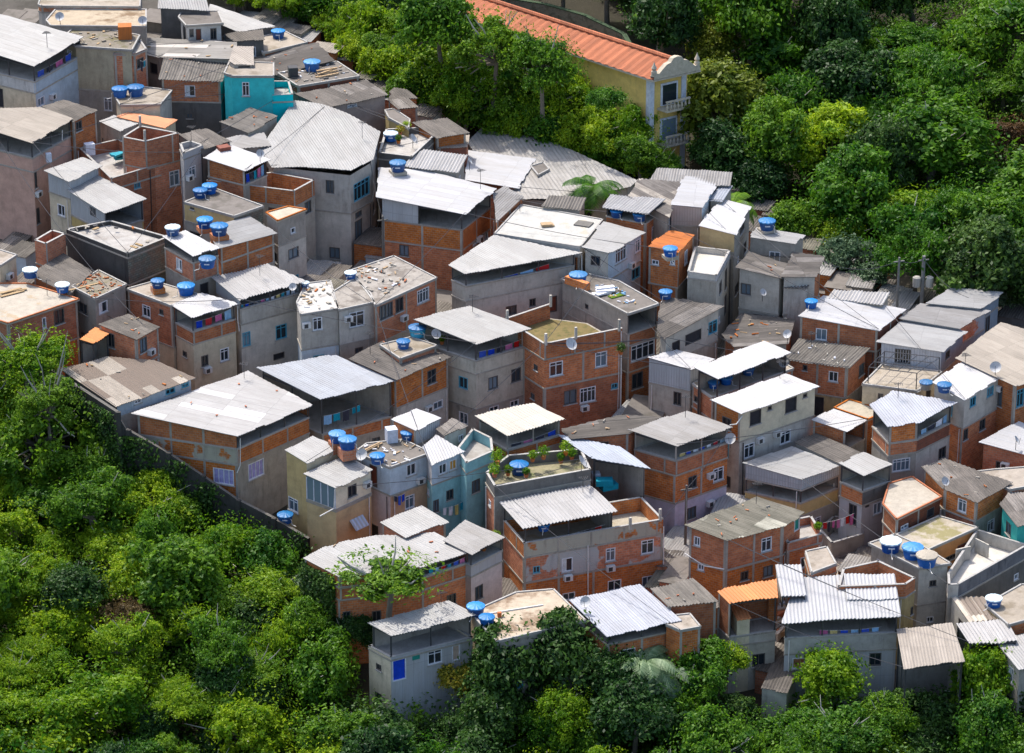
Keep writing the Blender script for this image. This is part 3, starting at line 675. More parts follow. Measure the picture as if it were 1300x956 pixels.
H('B7','brick_house','brick house with ribbed dark roof left of the turquoise house',
  blk([(201,101),(283,103),(293,74),(208,73)],'ribold',[(26,'brick','turq'),(50,'dconcrete','turq')],nv=2,cd=1))
H('B8','row_of_rooms','row of rooms under long patched grey roofs above the ribbed dark roof',
  blk([(178,68),(200,73),(300,75),(300,53),(182,47)],'patchgrey',[(9,'concrete','concrete')],cd=1))
H('B9','shack','small whitewashed shack with brown door and mossy flat roof',
  blk([(226,22),(236,33),(284,30),(277,14),(230,15)],'slabdark',[(30,'wstain','wstain')],w=[(1,252,44,7,14,'k'),(1,271,43,8,14,'d'),(1,243,42,6,10,'d')],oh=.25,t=0))
H('B10','concrete_house','grey house with pale roof at the top edge above the mossy shack',
  blk([(200,11),(266,13),(257,-20),(203,-20)],'lgrey',[(34,'dconcrete','concrete')],cd=1))
H('B11','pale_roofed_house','house under a pale grey pointed roof next to the hilltop shrubs',
  blk([(262,24),(302,41),(350,33),(266,4)],'lgrey',[(20,'dconcrete','dconcrete')]))
H('B11b','dark_roof_house','low dark roofed house behind the small tank topped terrace',
  blk([(285,44),(296,52),(336,50),(334,38),(300,40)],'old',[(20,'dconcrete','dconcrete')]))
H('B12','flat_terrace_house','small terrace house with cream flat roof beside the hilltop shrubs',
  blk([(326,48),(333,68),(391,54),(362,40)],'slab',[(6,'brick','brick'),(30,'dconcrete','dconcrete')],oh=.1,t=0))
H('B13','dark_roofed_house','house under wide dark fibre cement roof right of the turquoise house',
  blk([(318,95),(348,96),(424,77),(403,54),(366,60),(320,74)],'old',[(20,'dconcrete','dconcrete')],cd=1))
H('B14','flat_roofed_house','low house with cluttered dark flat roof and one tank beside the hilltop shrubs',
  blk([(352,93),(378,110),(457,97),(428,78)],'slabdark',[(8,'dbrick','dbrick'),(30,'dconcrete','dconcrete')],oh=.1,t=0))
H('B15','old_roofed_house','house with long brown grey roof above the large curved roof',
  blk([(373,119),(412,137),(494,121),(465,101)],'old',[(30,'concrete','pinkgrey')],w=[(1,447,134,12,3,'w')],cd=0))
H('B16','small_brick_house','small brick house with two little brown roofs at the edge of the hilltop shrubs',
  blk([(492,128),(505,139),(532,136),(518,124),(497,120)],'old',[(30,'brick','brick')]),
  blk([(493,117),(503,126),(531,125),(516,113),(500,111)],'old',[(14,'brick','brick')],m='z'))
H('B17','small_roofed_house','small house with dark brown roof and beige lower sheet above the corrugated roof',
  blk([(521,155),(553,176),(597,169),(568,150)],'old',[(30,'brick','brick')]),
  blk([(548,182),(556,189),(594,186),(596,171),(556,176)],'beige',[(20,'brick','dbrick')]))
H('B18','plant_terrace_house','flat concrete terrace with dark parapet, plants and a white topped tank',
  blk([(481,194),(523,199),(556,168),(533,162),(490,164)],'none',[('P',7,'dconcrete','dconcrete'),(40,'dconcrete','dconcrete')],oh=0,t=0))
H('B18b','ochre_wall_house','narrow house with ochre wall and sloping parapet behind the plant terrace',
  blk([(488,140),(493,150),(519,164),(521,152),(500,138)],'slabdark',[(30,'ochre','ochre')],oh=.05,t=0))
H('B19','brick_house','brick house with big bright white roof and dark glazed upper terrace',
  blk([(478,250),(590,272),(632,239),(538,215),(481,212)],'white',[(21,'half','o'),(26,'brick','brick'),(70,'brick','brick')],oh=.5,
      w=[(0,513,318,12,14,'d'),(1,603,306,6,8,'w'),(1,617,298,5,12,'w'),(1,607,303,5,5,'a'),(1,597,318,7,6,'w')]))
H('B20','ribbed_roof_shed','shed with ribbed light grey roof behind the big white roof',
  blk([(508,211),(582,219),(594,196),(537,190)],'ribgrey',[(14,'concrete','concrete')],cd=1))
H('B21','white_roofed_house','house with bright white roof beside the long factory roof',
  blk([(590,228),(658,239),(680,201),(594,190)],'white',[(14,'dbrick','bluewhite'),(30,'brick','brick')]))
H('B22','narrow_grey_house','narrow bluish grey house with flat dark top beside the factory roof',
  blk([(673,211),(683,223),(698,215),(690,206)],'slabdark',[(50,'dconcrete','bluewhite')],oh=.1,t=0,w=[(0,678,222,7,8,'d')]))
H('B23','factory_shed','long curved grey factory roof running down to the forest',
  blk([(592,180),(640,252),(730,258),(800,238),(809,229),(705,184),(615,160)],'ribcurve',[(20,'concrete','concrete')],nv=3,t=0.02,cd=0))
H('B24','low_roofed_house','low house with dull grey roof and raw brick gables between white roofs',
  blk([(626,246),(630,282),(665,249),(640,236)],'grey',[(24,'brick','brick')],cd=1))
H('B25','ribbed_roof_hut','hut with small ribbed grey roof beside the coconut palm',
  blk([(687,262),(737,267),(744,251),(697,248)],'ribold',[(20,'concrete','concrete')],cd=1))
H('B26','white_slab_house','house with stained white flat roof and square roof hatch',
  blk([(627,297),(737,314),(766,279),(661,260)],'whitestain',[(10,'wstain','wstain'),(30,'brick','concrete')],oh=.1,t=0))
H('B27','pale_house','pale grey house with light sheet roof and three white framed windows',
  blk([(738,314),(774,322),(820,295),(766,281)],'lgrey',[(34,'lconcrete','bluewhite'),(50,'concrete','bluewhite')],
      w=[(0,756,331,12,12,'d'),(1,788,323,14,18,'w'),(1,811,311,9,16,'w'),(1,807,347,10,14,'b'),(1,800,336,6,6,'a')]))
H('B28','grey_terrace_house','grey rendered house with long pale roof over an open veranda',
  blk([(568,336),(590,348),(740,321),(628,298)],'lgrey',[(16,'o','o'),('P',19,'lconcrete','lconcrete'),(60,'concrete','lconcrete')],
      w=[(1,649,394,14,12,'d'),(1,676,384,8,10,'d'),(1,702,386,10,20,'k')],pp=[(1,[(738,323),(738,345)])]))
H('B29','tall_grey_brick_house','tall narrow house of grey render and brick with debris on its flat roof',
  blk([(711,354),(797,399),(837,386),(786,357),(747,348)],'slabdark',[(24,'concrete','o'),(15,'concrete','brick'),(34,'concrete','brick'),(70,'brick','brick')],
      w=[(1,816,445,30,20,'w'),(1,809,483,14,20,'d'),(0,745,389,4,6,'o')],oh=.15,t=0))
H('B30','moss_roof_brick_house','two storey brick house with moss covered walled roof terrace',
  blk([(640,405),(691,437),(790,417),(745,392),(697,386)],'none',[('P',19,'brick','brick'),(37,'brick','brick'),(60,'brick','brick')],oh=0,t=0,
      w=[(1,706,468,17,18,'w'),(1,763,456,15,19,'w'),(1,724,504,16,18,'d'),(1,746,501,20,19,'w'),(1,780,490,8,7,'b'),(1,741,517,9,7,'a')],
      pp=[(1,[(788,420),(788,470),(787,520)])]))
HS[-1]['b'][0]['skip'] = (2, 3)
H('B31','cream_grey_house','weathered cream house with grey striped roof over its open top storey',
  blk([(524,405),(604,437),(676,417),(597,388)],'lgrey',[(22,'o','o'),('P',17,'creamgrey','creamgrey'),(45,'creamgrey','creamgrey'),(50,'concrete','concrete')],
      w=[(1,626,486,12,16,'d'),(1,655,476,12,17,'d'),(1,627,519,12,7,'w'),(1,653,512,11,8,'w')]))
H('B32','open_veranda_house','small brick veranda under a cream sheet roof below the cream house',
  blk([(601,527),(643,553),(718,532),(676,511)],'creamroof',[(20,'o','o'),('P',10,'brick','brick'),(40,'brick','concrete')]))
H('B33','long_shed','long shed with weathered brown grey roof at the foot of the mossy brick house',
  blk([(712,544),(724,558),(800,551),(840,529),(790,526)],'old',[(24,'brick','brick')],cd=1))
H('B34','lean_to','dark blue grey lean-to roof slanting over a cluttered patio',
  blk([(707,551),(752,582),(826,595),(787,567)],'bluedark',[(55,'o','o')],oh=.2,t=.05))
H('B35','plant_roof_house','house whose walled roof is full of green potted plants and a large blue tank',
  blk([(617,600),(628,618),(750,596),(738,570),(645,578)],'none',[('P',13,'dconcrete','dconcrete'),(60,'brick','concrete')],oh=0,t=0))
H('B36','long_brick_house','three storey long brick house with ribbed grey canopy above its stained parapet',
  blk([(633,636),(664,671),(784,648),(750,615)],'ribgrey',[(19,'o','o')],t=.05,oh=.3),
  blk([(637,660),(664,691),(844,660),(815,630)],'none',[('P',18,'brick','plasterpatch'),(33,'brick','brickplaster'),(70,'brick','brick')],oh=.1,t=0,
      w=[(1,681,723,9,9,'b'),(1,720,717,14,18,'s'),(1,775,704,12,17,'w'),(1,822,694,16,18,'w'),(1,722,757,16,10,'w'),(1,780,743,17,14,'w'),(1,822,738,14,14,'w'),
         (1,720,732,8,6,'a'),(1,774,720,8,5,'a')],pp=[(1,[(746,692),(746,740),(746,760)]),(1,[(842,668),(842,740)])]))
H('B37','brick_terrace_house','brick house with grey canopy terrace above a whitewashed ground floor',
  blk([(798,545),(859,566),(932,542),(872,521)],'grey',[(20,'o','o'),('P',19,'brick','brick'),(36,'brick','brick'),(70,'lilacwhite','lilacwhite')],
      w=[(1,879,612,11,16,'d'),(1,912,602,13,17,'w'),(1,901,603,7,6,'a'),(1,878,651,11,15,'d'),(1,912,640,11,12,'k'),(1,900,638,6,5,'a')]))
# --- right of centre
H('C1','cream_house','cream painted house with clean white roof and two large dark windows',
  blk([(901,508),(940,526),(1042,491),(997,474)],'white',[(36,'brick','creamc'),(80,'concrete','lconcrete')],
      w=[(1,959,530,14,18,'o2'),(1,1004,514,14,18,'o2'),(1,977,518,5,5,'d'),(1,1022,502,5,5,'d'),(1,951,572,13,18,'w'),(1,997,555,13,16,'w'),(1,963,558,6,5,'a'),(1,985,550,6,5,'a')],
      pp=[(1,[(942,527),(934,538),(926,539)])]))
H('C2','canopy_terrace_house','brick terrace sheltering blue tanks under a long white canopy',
  blk([(880,467),(911,482),(1005,447),(971,432)],'white',[(19,'o','o')],oh=.3),
  blk([(878,487),(905,506),(1008,468),(975,450)],'slab',[(26,'brick','brick'),(60,'brick','concrete')],oh=.08,t=0,w=[(0,884,507,5,8,'d')]))
H('C3','siding_house','house with white roof over grey corrugated siding and a concrete ground floor',
  blk([(821,454),(877,470),(907,455),(859,443)],'white',[(26,'siding','siding'),(60,'creamgrey','creamgrey')],w=[(0,860,506,10,17,'d'),(0,845,488,5,4,'d')]))
H('C4','grey_house','small grey house with weathered roof and green awning on its side',
  blk([(834,418),(844,430),(919,389),(852,377),(838,384)],'old',[(34,'lconcrete','lconcrete'),(30,'concrete','concrete')],w=[(1,905,415,11,16,'b'),(1,880,428,20,14,'o'),(1,858,440,10,14,'o')],cd=1))
H('C5','small_brick_house','small brick house with blue tank and orange patched roof',
  blk([(822,312),(862,320),(882,298),(849,292)],'rust',[(44,'brick','brick'),(40,'brick','concrete')],w=[(0,832,333,9,6,'w'),(0,854,333,6,6,'w')],t=.02,oh=.1))
H('C6','grey_roofed_house','long grey ribbed roof house right at the edge of the dark forest',
  blk([(824,229),(927,236),(930,218),(834,213)],'grey',[(20,'concrete','concrete')],cd=1))
H('C7','tile_roofed_house','house under a coarse weathered grey tile roof behind the white box room',
  blk([(797,250),(850,278),(866,231),(811,226)],'oldtile',[(30,'concrete','concrete')]))
H('C8','tank_shelter','brick shelter with ribbed light roof covering blue water tanks',
  blk([(765,262),(822,273),(845,253),(775,246)],'ribgrey',[(11,'o','o'),(30,'brick','brick')],cd=1))
H('C9','metal_box_room','white roofed rooftop room clad in ribbed beige metal',
  blk([(850,260),(893,264),(914,228),(869,223)],'white',[(22,'sidingb','bluewhite'),(60,'concrete','concrete')],oh=.15))
H('C10','cream_house','cream walled house with bright white sloping roof right of the metal clad room',
  blk([(886,286),(934,298),(954,262),(916,252)],'white',[(22,'yellow','concrete'),(90,'concrete','lconcrete')],w=[(1,942,290,5,9,'d')],oh=.15))
H('C10b','blue_sheet_shed','shed under a small bluish ribbed sheet beside the forest',
  blk([(900,254),(917,256),(930,236),(914,234)],'bluegrey',[(20,'concrete','concrete')],cd=1))
H('C11','white_terrace_house','grey house with small white walled terrace and white stair rail',
  blk([(873,345),(910,350),(927,318),(882,313)],'none',[('P',7,'lconcrete','white'),(50,'concrete','lconcrete')],oh=0,t=0,w=[]))
H('C12','pale_roofed_house','house with pale roof above a ribbed brown one by a tank at the forest edge',
  blk([(951,301),(1010,310),(1022,298),(959,288)],'lgrey',[(14,'concrete','concrete')],cd=0),
  blk([(950,322),(1003,327),(1011,311),(953,305)],'ribold',[(14,'concrete','concrete')],cd=1))
H('C13','grey_walled_house','grey walled house with brown roofs, square window and tiny ribbed porch',
  blk([(934,340),(992,354),(1008,337),(951,319)],'old',[(46,'lconcrete','lconcrete'),(30,'concrete','concrete')],w=[(0,947,367,13,14,'d')]),
  blk([(990,352),(1038,352),(1046,325),(1006,320)],'old',[(44,'lconcrete','brick'),(30,'concrete','concrete')],m='z'),
  blk([(993,365),(1025,367),(1031,355),(1002,351)],'ribold',[(34,'lconcrete','lconcrete')],cd=1,ref=0))
H('C14','low_old_house','low house with a broken brown roof in front of the grey walled house',
  blk([(916,424),(930,440),(1002,436),(1010,405),(940,397)],'old',[(24,'brick','concrete')],cd=1))
H('C15','brick_house','brick house with very white roof and a blue tank on its left corner',
  blk([(1012,401),(1116,420),(1151,393),(1045,375)],'white',[(26,'brick','dbrick'),(50,'dbrick','dbrick')],oh=.2))
H('C16','small_brick_house','small brick house with ribbed brown roof and white framed window',
  blk([(995,456),(1078,468),(1105,442),(1014,429)],'ribold',[(38,'brick','brick'),(40,'ochre','concrete')],cd=1,t=.08,
      w=[(0,1058,478,12,13,'w'),(0,1022,467,6,7,'d'),(1,1094,469,7,15,'d')]))
H('C17','ribbed_roof_shed','low shed with ribbed grey roof behind the very white roof',
  blk([(1050,378),(1121,387),(1130,371),(1058,367)],'ribgrey',[(16,'concrete','concrete')],cd=1))
H('C18','grey_roofed_house','house with pale grey roof nearest the silvery trees by the power pole',
  blk([(1174,385),(1246,392),(1275,371),(1208,365)],'lgrey',[(16,'siding','bluegreyw'),(40,'concrete','bluegreyw')]))
H('C19','dark_roofed_house','house with dull dark grey roof between two paler grey roofs',
  blk([(1141,404),(1219,417),(1258,394),(1169,385)],'grey',[(22,'siding','brickgrey'),(40,'concrete','bluegreyw')]))
H('C20','metal_clad_house','metal clad house with lilac grey roof above a terrace of rusty frames',
  blk([(1113,434),(1198,447),(1229,420),(1144,406)],'lgrey',[(28,'sidingw','bluegreyw'),(50,'sidingw','lconcrete')],w=[(0,1146,452,20,18,'d'),(1,1203,450,5,10,'d')]))
H('C21','terrace_house','cream terrace carrying a black steel pergola frame',
  blk([(1094,488),(1165,497),(1197,472),(1119,463)],'slab',[(26,'cream','cream'),(50,'concrete','concrete')],oh=.05,t=0,w=[(0,1118,503,7,7,'d')]))
H('C22','grey_brick_house','grey over brick house with white sloping roof below the metal clad house',
  blk([(1184,485),(1225,508),(1278,475),(1223,458)],'white',[(36,'lconcrete','lconcrete'),(60,'brick','brick')],oh=.15,
      w=[(1,1257,497,8,12,'b'),(1,1235,510,7,12,'b'),(1,1267,492,6,5,'a'),(1,1225,552,7,14,'d'),(1,1247,539,7,14,'d')]))
H('C23','beige_roofed_house','wide beige sheet roof house running off the right edge',
  blk([(1212,455),(1289,491),(1345,470),(1345,430),(1270,408)],'beige',[(60,'brick','brick')],w=[(1,1295,505,9,22,'b')]))
H('C24','brick_terrace_house','brick house with pale blue white roof over a dark open corner terrace',
  blk([(1104,514),(1127,542),(1168,536),(1216,510),(1133,496)],'bluewhiteroof',[(22,'o','brick','o'),('P',16,'brick','brick','dbrick'),(60,'concrete','concrete','lconcrete')],nv=3,
      w=[(2,1196,575,9,15,'d'),(1,1144,590,22,16,'w')]))
H('C25','brick_column_house','tall narrow brick and cream house with red edged cream flat roof',
  blk([(1058,518),(1102,533),(1127,522),(1078,507)],'wslab',[(60,'creamgrey','brick'),(60,'creamgrey','brick')],oh=.1,t=0),
  blk([(1030,533),(1074,548),(1101,534),(1058,519)],'white',[(22,'brick','o'),(60,'brick','concrete')],oh=.15,m='z'))
H('C26','dark_roofed_house','small house with plain dark grey roof behind the fascia trimmed canopy',
  blk([(1008,561),(1065,588),(1096,576),(1037,550)],'old',[(24,'concrete','concrete')]))
H('C27','canopy_house','cream house with grey canopy edged by a deep ribbed metal fascia',
  blk([(943,588),(1018,609),(1069,590),(1004,566)],'lgrey',[(13,'siding','siding'),(17,'o','o'),('P',17,'yellow','yellow'),(60,'yellow','concrete')],oh=.15))
H('C28','white_house','narrow white house with open brick balcony and laundry terrace',
  blk([(1065,588),(1096,604),(1134,590),(1096,574)],'lgrey',[(20,'o','o'),('P',18,'brick','dconcrete'),(80,'white','white')],w=[(1,1114,645,11,15,'w'),(1,1101,640,5,8,'o')],oh=.2),
  blk([(1040,672),(1056,690),(1097,678),(1090,660),(1058,655)],'none',[('P',20,'concrete','concrete'),(40,'concrete','concrete')],oh=0,t=0,w=[(1,1080,712,12,14,'w'),(1,1060,716,10,8,'b')],ref=2))
H('C29','brick_house','weathered two storey brick house with old patched roof in the centre right',
  blk([(868,666),(922,686),(997,668),(1023,650),(962,630)],'old2',[(40,'brick','brick','brick'),(70,'brick','brick','brick')],nv=3,cd=0,
      w=[(0,885,687,8,12,'w'),(1,973,691,13,18,'w'),(0,890,720,8,8,'w'),(1,945,731,10,12,'d'),(1,975,725,12,14,'d'),(2,1013,664,9,18,'g')],
      pp=[(0,[(870,702),(895,718),(920,722)])]),
  blk([(985,664),(1000,690),(1044,678),(1030,655)],'none',[('P',10,'brick','brick'),(50,'brick','brick')],oh=0,t=0))
H('C30','cream_slab_house','low house with stained cream flat roof edged in orange',
  blk([(1120,640),(1138,660),(1196,631),(1158,605),(1128,614)],'wslab',[(20,'brick','dbrick'),(30,'brick','concrete')],w=[(1,1148,669,9,6,'w'),(1,1181,652,9,14,'o')],oh=.12,t=0))
H('C31','brick_box_house','low brick house with rough old brown roof next to the stained cream roof',
  blk([(1169,592),(1196,620),(1241,639),(1286,612),(1198,582)],'old',[(26,'brick','brick','brick'),(40,'concrete','brick','concrete')],nv=3,cd=0,t=.03))
H('C32','brick_house','brick house with white roof cut by the right edge',
  blk([(1242,561),(1320,582),(1350,555),(1293,534)],'white',[(60,'brick','brick')],w=[(0,1272,592,16,11,'d'),(0,1277,590,8,6,'a')]))
H('C32b','flat_yard','cream flat roof yard between the old brown roof and the right edge',
  blk([(1228,600),(1282,622),(1340,612),(1340,590),(1262,596)],'slab',[(40,'brick','brick')],oh=.05,t=0))
H('C33','tank_roof_house','grey block house with three large tanks along its flat roof edge',
  blk([(1102,690),(1166,722),(1208,716),(1176,696),(1136,678)],'slab',[(47,'concrete','lconcrete'),(60,'concrete','lconcrete')],oh=.2,t=0,w=[(0,1118,716,10,9,'g'),(0,1127,723,9,8,'w')]))
H('C34','orange_house','orange walled house under a moss stained flat roof at the right',
  blk([(1137,679),(1177,699),(1242,670),(1192,655)],'mossslab',[(36,'brick','orangew'),(40,'brick','concrete')],oh=.1,t=0,w=[(1,1221,702,12,24,'k'),(1,1206,708,16,6,'d')]))
H('C35','white_terrace_house','cream floored roof terraces with whitewashed dividing walls behind a mouldy parapet',
  blk([(1203,728),(1204,743),(1217,742),(1305,692),(1240,672)],'none',[('P',16,'lconcrete','lconcrete','blackc'),(50,'concrete','concrete','dconcrete')],nv=3,oh=0,t=0))
H('C36','teal_house','teal painted house at the right edge under an old brown roof',
  blk([(1268,640),(1290,668),(1340,655),(1340,625),(1280,624)],'old',[(70,'teal','teal')],nv=2))
H('C37','open_shed','beige roofed open shed at the bottom right behind the round tree',
  blk([(1138,799),(1147,849),(1225,839),(1209,791)],'beige',[(70,'o','o')],t=.04,oh=.15,nv=2))
H('C38','corrugated_roof_shed','shed with two stepped strongly ribbed roofs near the bottom right corner',
  blk([(1213,791),(1230,817),(1293,814),(1276,785)],'ribgrey',[(60,'o','o')],oh=.2,cd=0),
  blk([(1206,757),(1229,790),(1275,785),(1250,757)],'ribbeige',[(14,'creamgrey','creamgrey')],oh=.1,cd=0,m='z'))
H('C39','yellow_walled_yard','beige floored yard with yellow and brick walls at the lower right edge',
  blk([(1250,768),(1280,794),(1345,776),(1345,742),(1296,742)],'slab',[(14,'ochre','brick'),(40,'concrete','ochre')],oh=.05,t=0))
H('C39b','white_roofed_house','house with pale roof in the bottom right corner',
  blk([(1266,818),(1292,850),(1345,840),(1345,792),(1290,806)],'lgrey',[(60,'concrete','concrete')]))
H('C40','white_house','white house under several overlapping bright ribbed roof sheets at the bottom',
  blk([(992,791),(1144,782),(1136,729),(1012,732)],'ribwhite',[(22,'o','dconcrete'),('P',21,'lconcrete','lconcrete'),(90,'white','lconcrete')],nv=2,cd=1,t=.07,
      w=[(0,1111,837,15,17,'d'),(0,1014,842,16,14,'br')],oh=.25),
  blk([(991,757),(1024,755),(1017,715),(984,716)],'ribwhite',[(14,'o','siding')],cd=1,oh=.1,m=9),
  blk([(1075,762),(1140,760),(1135,728),(1071,728)],'ribwhite',[(2,'siding','siding')],cd=1,oh=.02,m=2))
H('C41','orange_roofed_house','cream house with orange corrugated roofs over a brick barbecue terrace',
  blk([(910,750),(926,766),(988,758),(986,734),(944,742)],'orange',[(44,'brick','o'),('P',12,'lconcrete','lconcrete'),(70,'cream','creamgrey')],oh=.15,cd=0,w=[(1,963,838,16,17,'d')]),
  blk([(925,769),(935,788),(954,785),(942,766)],'orange',[(26,'cream','cream')],oh=.1))
H('C42','old_roofed_house','brick house with two old sagging brown roofs beside the pale blue roof',
  blk([(826,748),(848,770),(912,763),(880,734)],'ribold',[(6,'brick','brick')],oh=.15),
  blk([(846,770),(864,783),(916,771),(912,764)],'old',[(26,'brick','brick'),(40,'brick','brick')],oh=.15))
H('C42b','concrete_shed','tiny brick shed with concrete top beside the old sagging roofs',
  blk([(845,793),(863,801),(890,796),(876,779),(858,781)],'slab',[(40,'brick','brick')],oh=.05,t=0))
H('C43','blue_roofed_house','house with wide pale blue white roof behind the dark leafy trees',
  blk([(721,761),(769,808),(866,788),(813,742)],'bluewhiteroof',[(12,'dconcrete','o'),(60,'brick','brick')]))
H('C44','stained_slab_house','house with brown stained flat roof and two tanks on its left corner',
  blk([(596,778),(630,815),(744,788),(703,748),(655,752)],'stainslab',[(60,'cream','concrete')],oh=.08,t=0))
H('C45','white_house','small whitewashed house with blue door and corrugated canopy at the bottom',
  blk([(465,791),(495,808),(606,781),(569,762)],'lgrey',[(27,'o','o')],oh=.3,cd=0),
  blk([(468,820),(496,835),(600,809),(570,790)],'none',[('P',3,'cream','white'),(80,'cream','white')],oh=0,t=0,
      w=[(1,506,850,19,29,'kb'),(1,552,834,18,18,'w'),(1,528,834,10,7,'gs'),(1,579,826,10,26,'kc')]))
H('C46','brick_roof_room','small brick room with pale roof standing on a larger roof',
  blk([(481,662),(514,682),(570,663),(536,642)],'lgrey',[(20,'brick','brick'),(6,'brick','brick')],oh=.2))
H('C47','brick_house','two storey brick house with broad pale roofs and laundry line behind the open tree',
  blk([(384,708),(430,732),(536,720),(597,701),(552,676),(470,680),(412,694)],'lgrey',[(14,'brick','brick','o'),('P',16,'brick','brick','brick'),(60,'brick','brick','brick')],nv=3,oh=.15,t=.02,
      w=[(1,478,782,12,14,'d'),(1,440,783,10,14,'d'),(2,573,761,12,14,'d')]))
H('C48','pinkish_white_house','pinkish white house with blue balcony of plants under a grey roof',
  blk([(562,686),(598,704),(641,682),(590,660)],'grey',[(15,'o','o'),('P',14,'white','white'),(70,'pinkgrey','pinkwhite')],w=[(1,608,752,10,18,'d')],oh=.15))
H('C49','yellow_house','yellow cream house with pale roof and barred ground floor window',
  blk([(361,571),(389,588),(432,568),(396,553)],'lgrey',[(80,'yellow','cream')],w=[(0,371,640,15,17,'w')],oh=.15))
H('C50','cream_house','cream house with pale roof, glazed balcony and blue striped awning',
  blk([(384,601),(426,620),(475,597),(438,578)],'lgrey',[(28,'darkglass','creamc'),('P',2,'creamc','creamc'),(60,'yellow','yellow')],
      w=[(1,447,623,11,15,'d'),(1,452,663,20,14,'aw'),(1,464,614,7,6,'a')],oh=.2,pp=[(1,[(424,622),(423,645),(405,655)])]))
H('C51','light_blue_house','light blue and orange cream house with cluttered dark flat roof',
  blk([(450,574),(495,594),(548,575),(512,558),(465,563)],'slabdark',[(34,'bluewhite','bluewhite'),(70,'pinkwhite','ochrec')],oh=.08,t=0,
      w=[(1,522,596,12,15,'w'),(1,532,609,9,6,'a'),(1,520,637,12,17,'w')]))
H('C52','small_white_house','small white house with white sheet roof above the blue house',
  blk([(495,532),(528,547),(561,531),(530,519)],'white',[(18,'brick','siding'),(30,'white','white')],oh=.15))
H('C53','blue_house','pale blue house with white roof and windows with orange blinds',
  blk([(536,567),(547,591),(591,573),(554,552)],'white',[(25,'white','bluewhite'),(70,'turqpale','turqpale')],w=[(1,562,595,10,13,'w'),(1,575,590,9,13,'y'),(1,552,643,10,16,'d'),(1,571,628,9,13,'d')],oh=.15))
H('C54','brown_roofed_house','small house with brown grey roof above the light blue terrace',
  blk([(553,545),(564,554),(594,540),(574,530)],'old',[(30,'pinkgrey','lconcrete')],w=[(1,585,556,6,8,'w')],oh=.15))
H('C55','blue_terrace_house','light blue terrace house with orange trimmed balcony line',
  blk([(580,570),(592,588),(626,573),(624,556),(600,544)],'none',[('P',13,'turqpale','turqpale'),(60,'turqpale','turqpale')],oh=0,t=0,w=[(1,604,617,10,16,'d'),(1,583,625,4,5,'d')]))
H('D1','beige_walled_house','house with stained beige wall and mossy rubble roof below the brick hilltop house',
  blk([(76,50),(95,59),(168,64),(178,45),(100,30)],'rubble',[(50,'creamstain','creamstain'),(20,'concrete','concrete')],nv=2,oh=.15,t=0),
  blk([(143,66),(145,68),(172,68),(186,62),(178,50)],'none',[('P',1,'brick','brick'),(44,'brick','brick')],oh=0,t=0,w=[(2,178,80,9,12,'d')],nv=3))
H('D2','hilltop_brick_house','long brick house across the top edge with a stained concrete slab below',
  blk([(48,6),(52,8),(178,9),(180,-20),(56,-20)],'slab',[(5,'brick','brick'),(16,'lconcrete','wstain')],nv=2,oh=.05,t=0),
  blk([(58,26),(64,33),(186,34),(186,12),(70,12)],'stainslab',[(16,'concrete','concrete')],oh=.05,t=0,ref=4))
H('D3','slab_house','small cream house with flat roof bearing a big blue tank above the orange shed',
  blk([(146,124),(152,134),(204,133),(219,115),(162,108)],'slab',[(24,'cream','cream','lconcrete')],nv=3,oh=.1,t=0))
H('D4','old_roofed_house','small brick house with old brown roof between the two big pale roofed terraces',
  blk([(52,134),(93,155),(124,140),(82,127)],'old',[(34,'brick','brick')],w=[(1,100,160,8,12,'d')],oh=.15))
H('D5','corrugated_roof_hut','hut with brown ribbed roof below the turquoise house',
  blk([(279,155),(315,169),(353,148),(318,137)],'ribold',[(16,'dconcrete','concrete')],oh=.1))
H('D6','low_shed','low brown roofed shed beside the narrow white house',
  blk([(226,170),(256,190),(294,180),(262,163)],'old',[(16,'dconcrete','dconcrete')],oh=.1))
H('D7','grey_hut','round cornered grey hut with small white roof left of the concrete tower house',
  blk([(337,270),(352,281),(390,266),(366,262)],'wslab',[(30,'concrete','concrete'),(40,'lconcrete','lconcrete')],oh=.1,t=0))
H('D9','brick_yard','brick walled yard right of the white ribbed roofs',
  blk([(1064,745),(1150,742),(1162,734),(1115,712),(1070,722)],'none',[('P',16,'brick','brick'),(60,'ochre','ochre')],oh=0,t=0,nv=2,w=[(1,1158,775,4,10,'d')]))
H('D10','brick_yard','low brick walled yard right of the brick house in the centre right',
  blk([(1022,700),(1030,728),(1062,716),(1050,694)],'slab',[('P',8,'brick','brick'),(40,'brick','brick')],oh=0,t=0,nv=2))
# ---------------------------------------------------------------- build the houses
solve()
for h in HS: build_house(h)
KEY = {h['key']: h for h in HS}
def plane_hit(b, px, py, up):
    r = ray(px, py); n = b['w3'][1]; g = b['g']
    s = (n[2]+up-CAM[2]+g[0]*(CAM[0]-n[0])+g[1]*(CAM[1]-n[1]))/(r[2]-g[0]*r[0]-g[1]*r[1])
    return (CAM[0]+r[0]*s, CAM[1]+r[1]*s, CAM[2]+r[2]*s), s
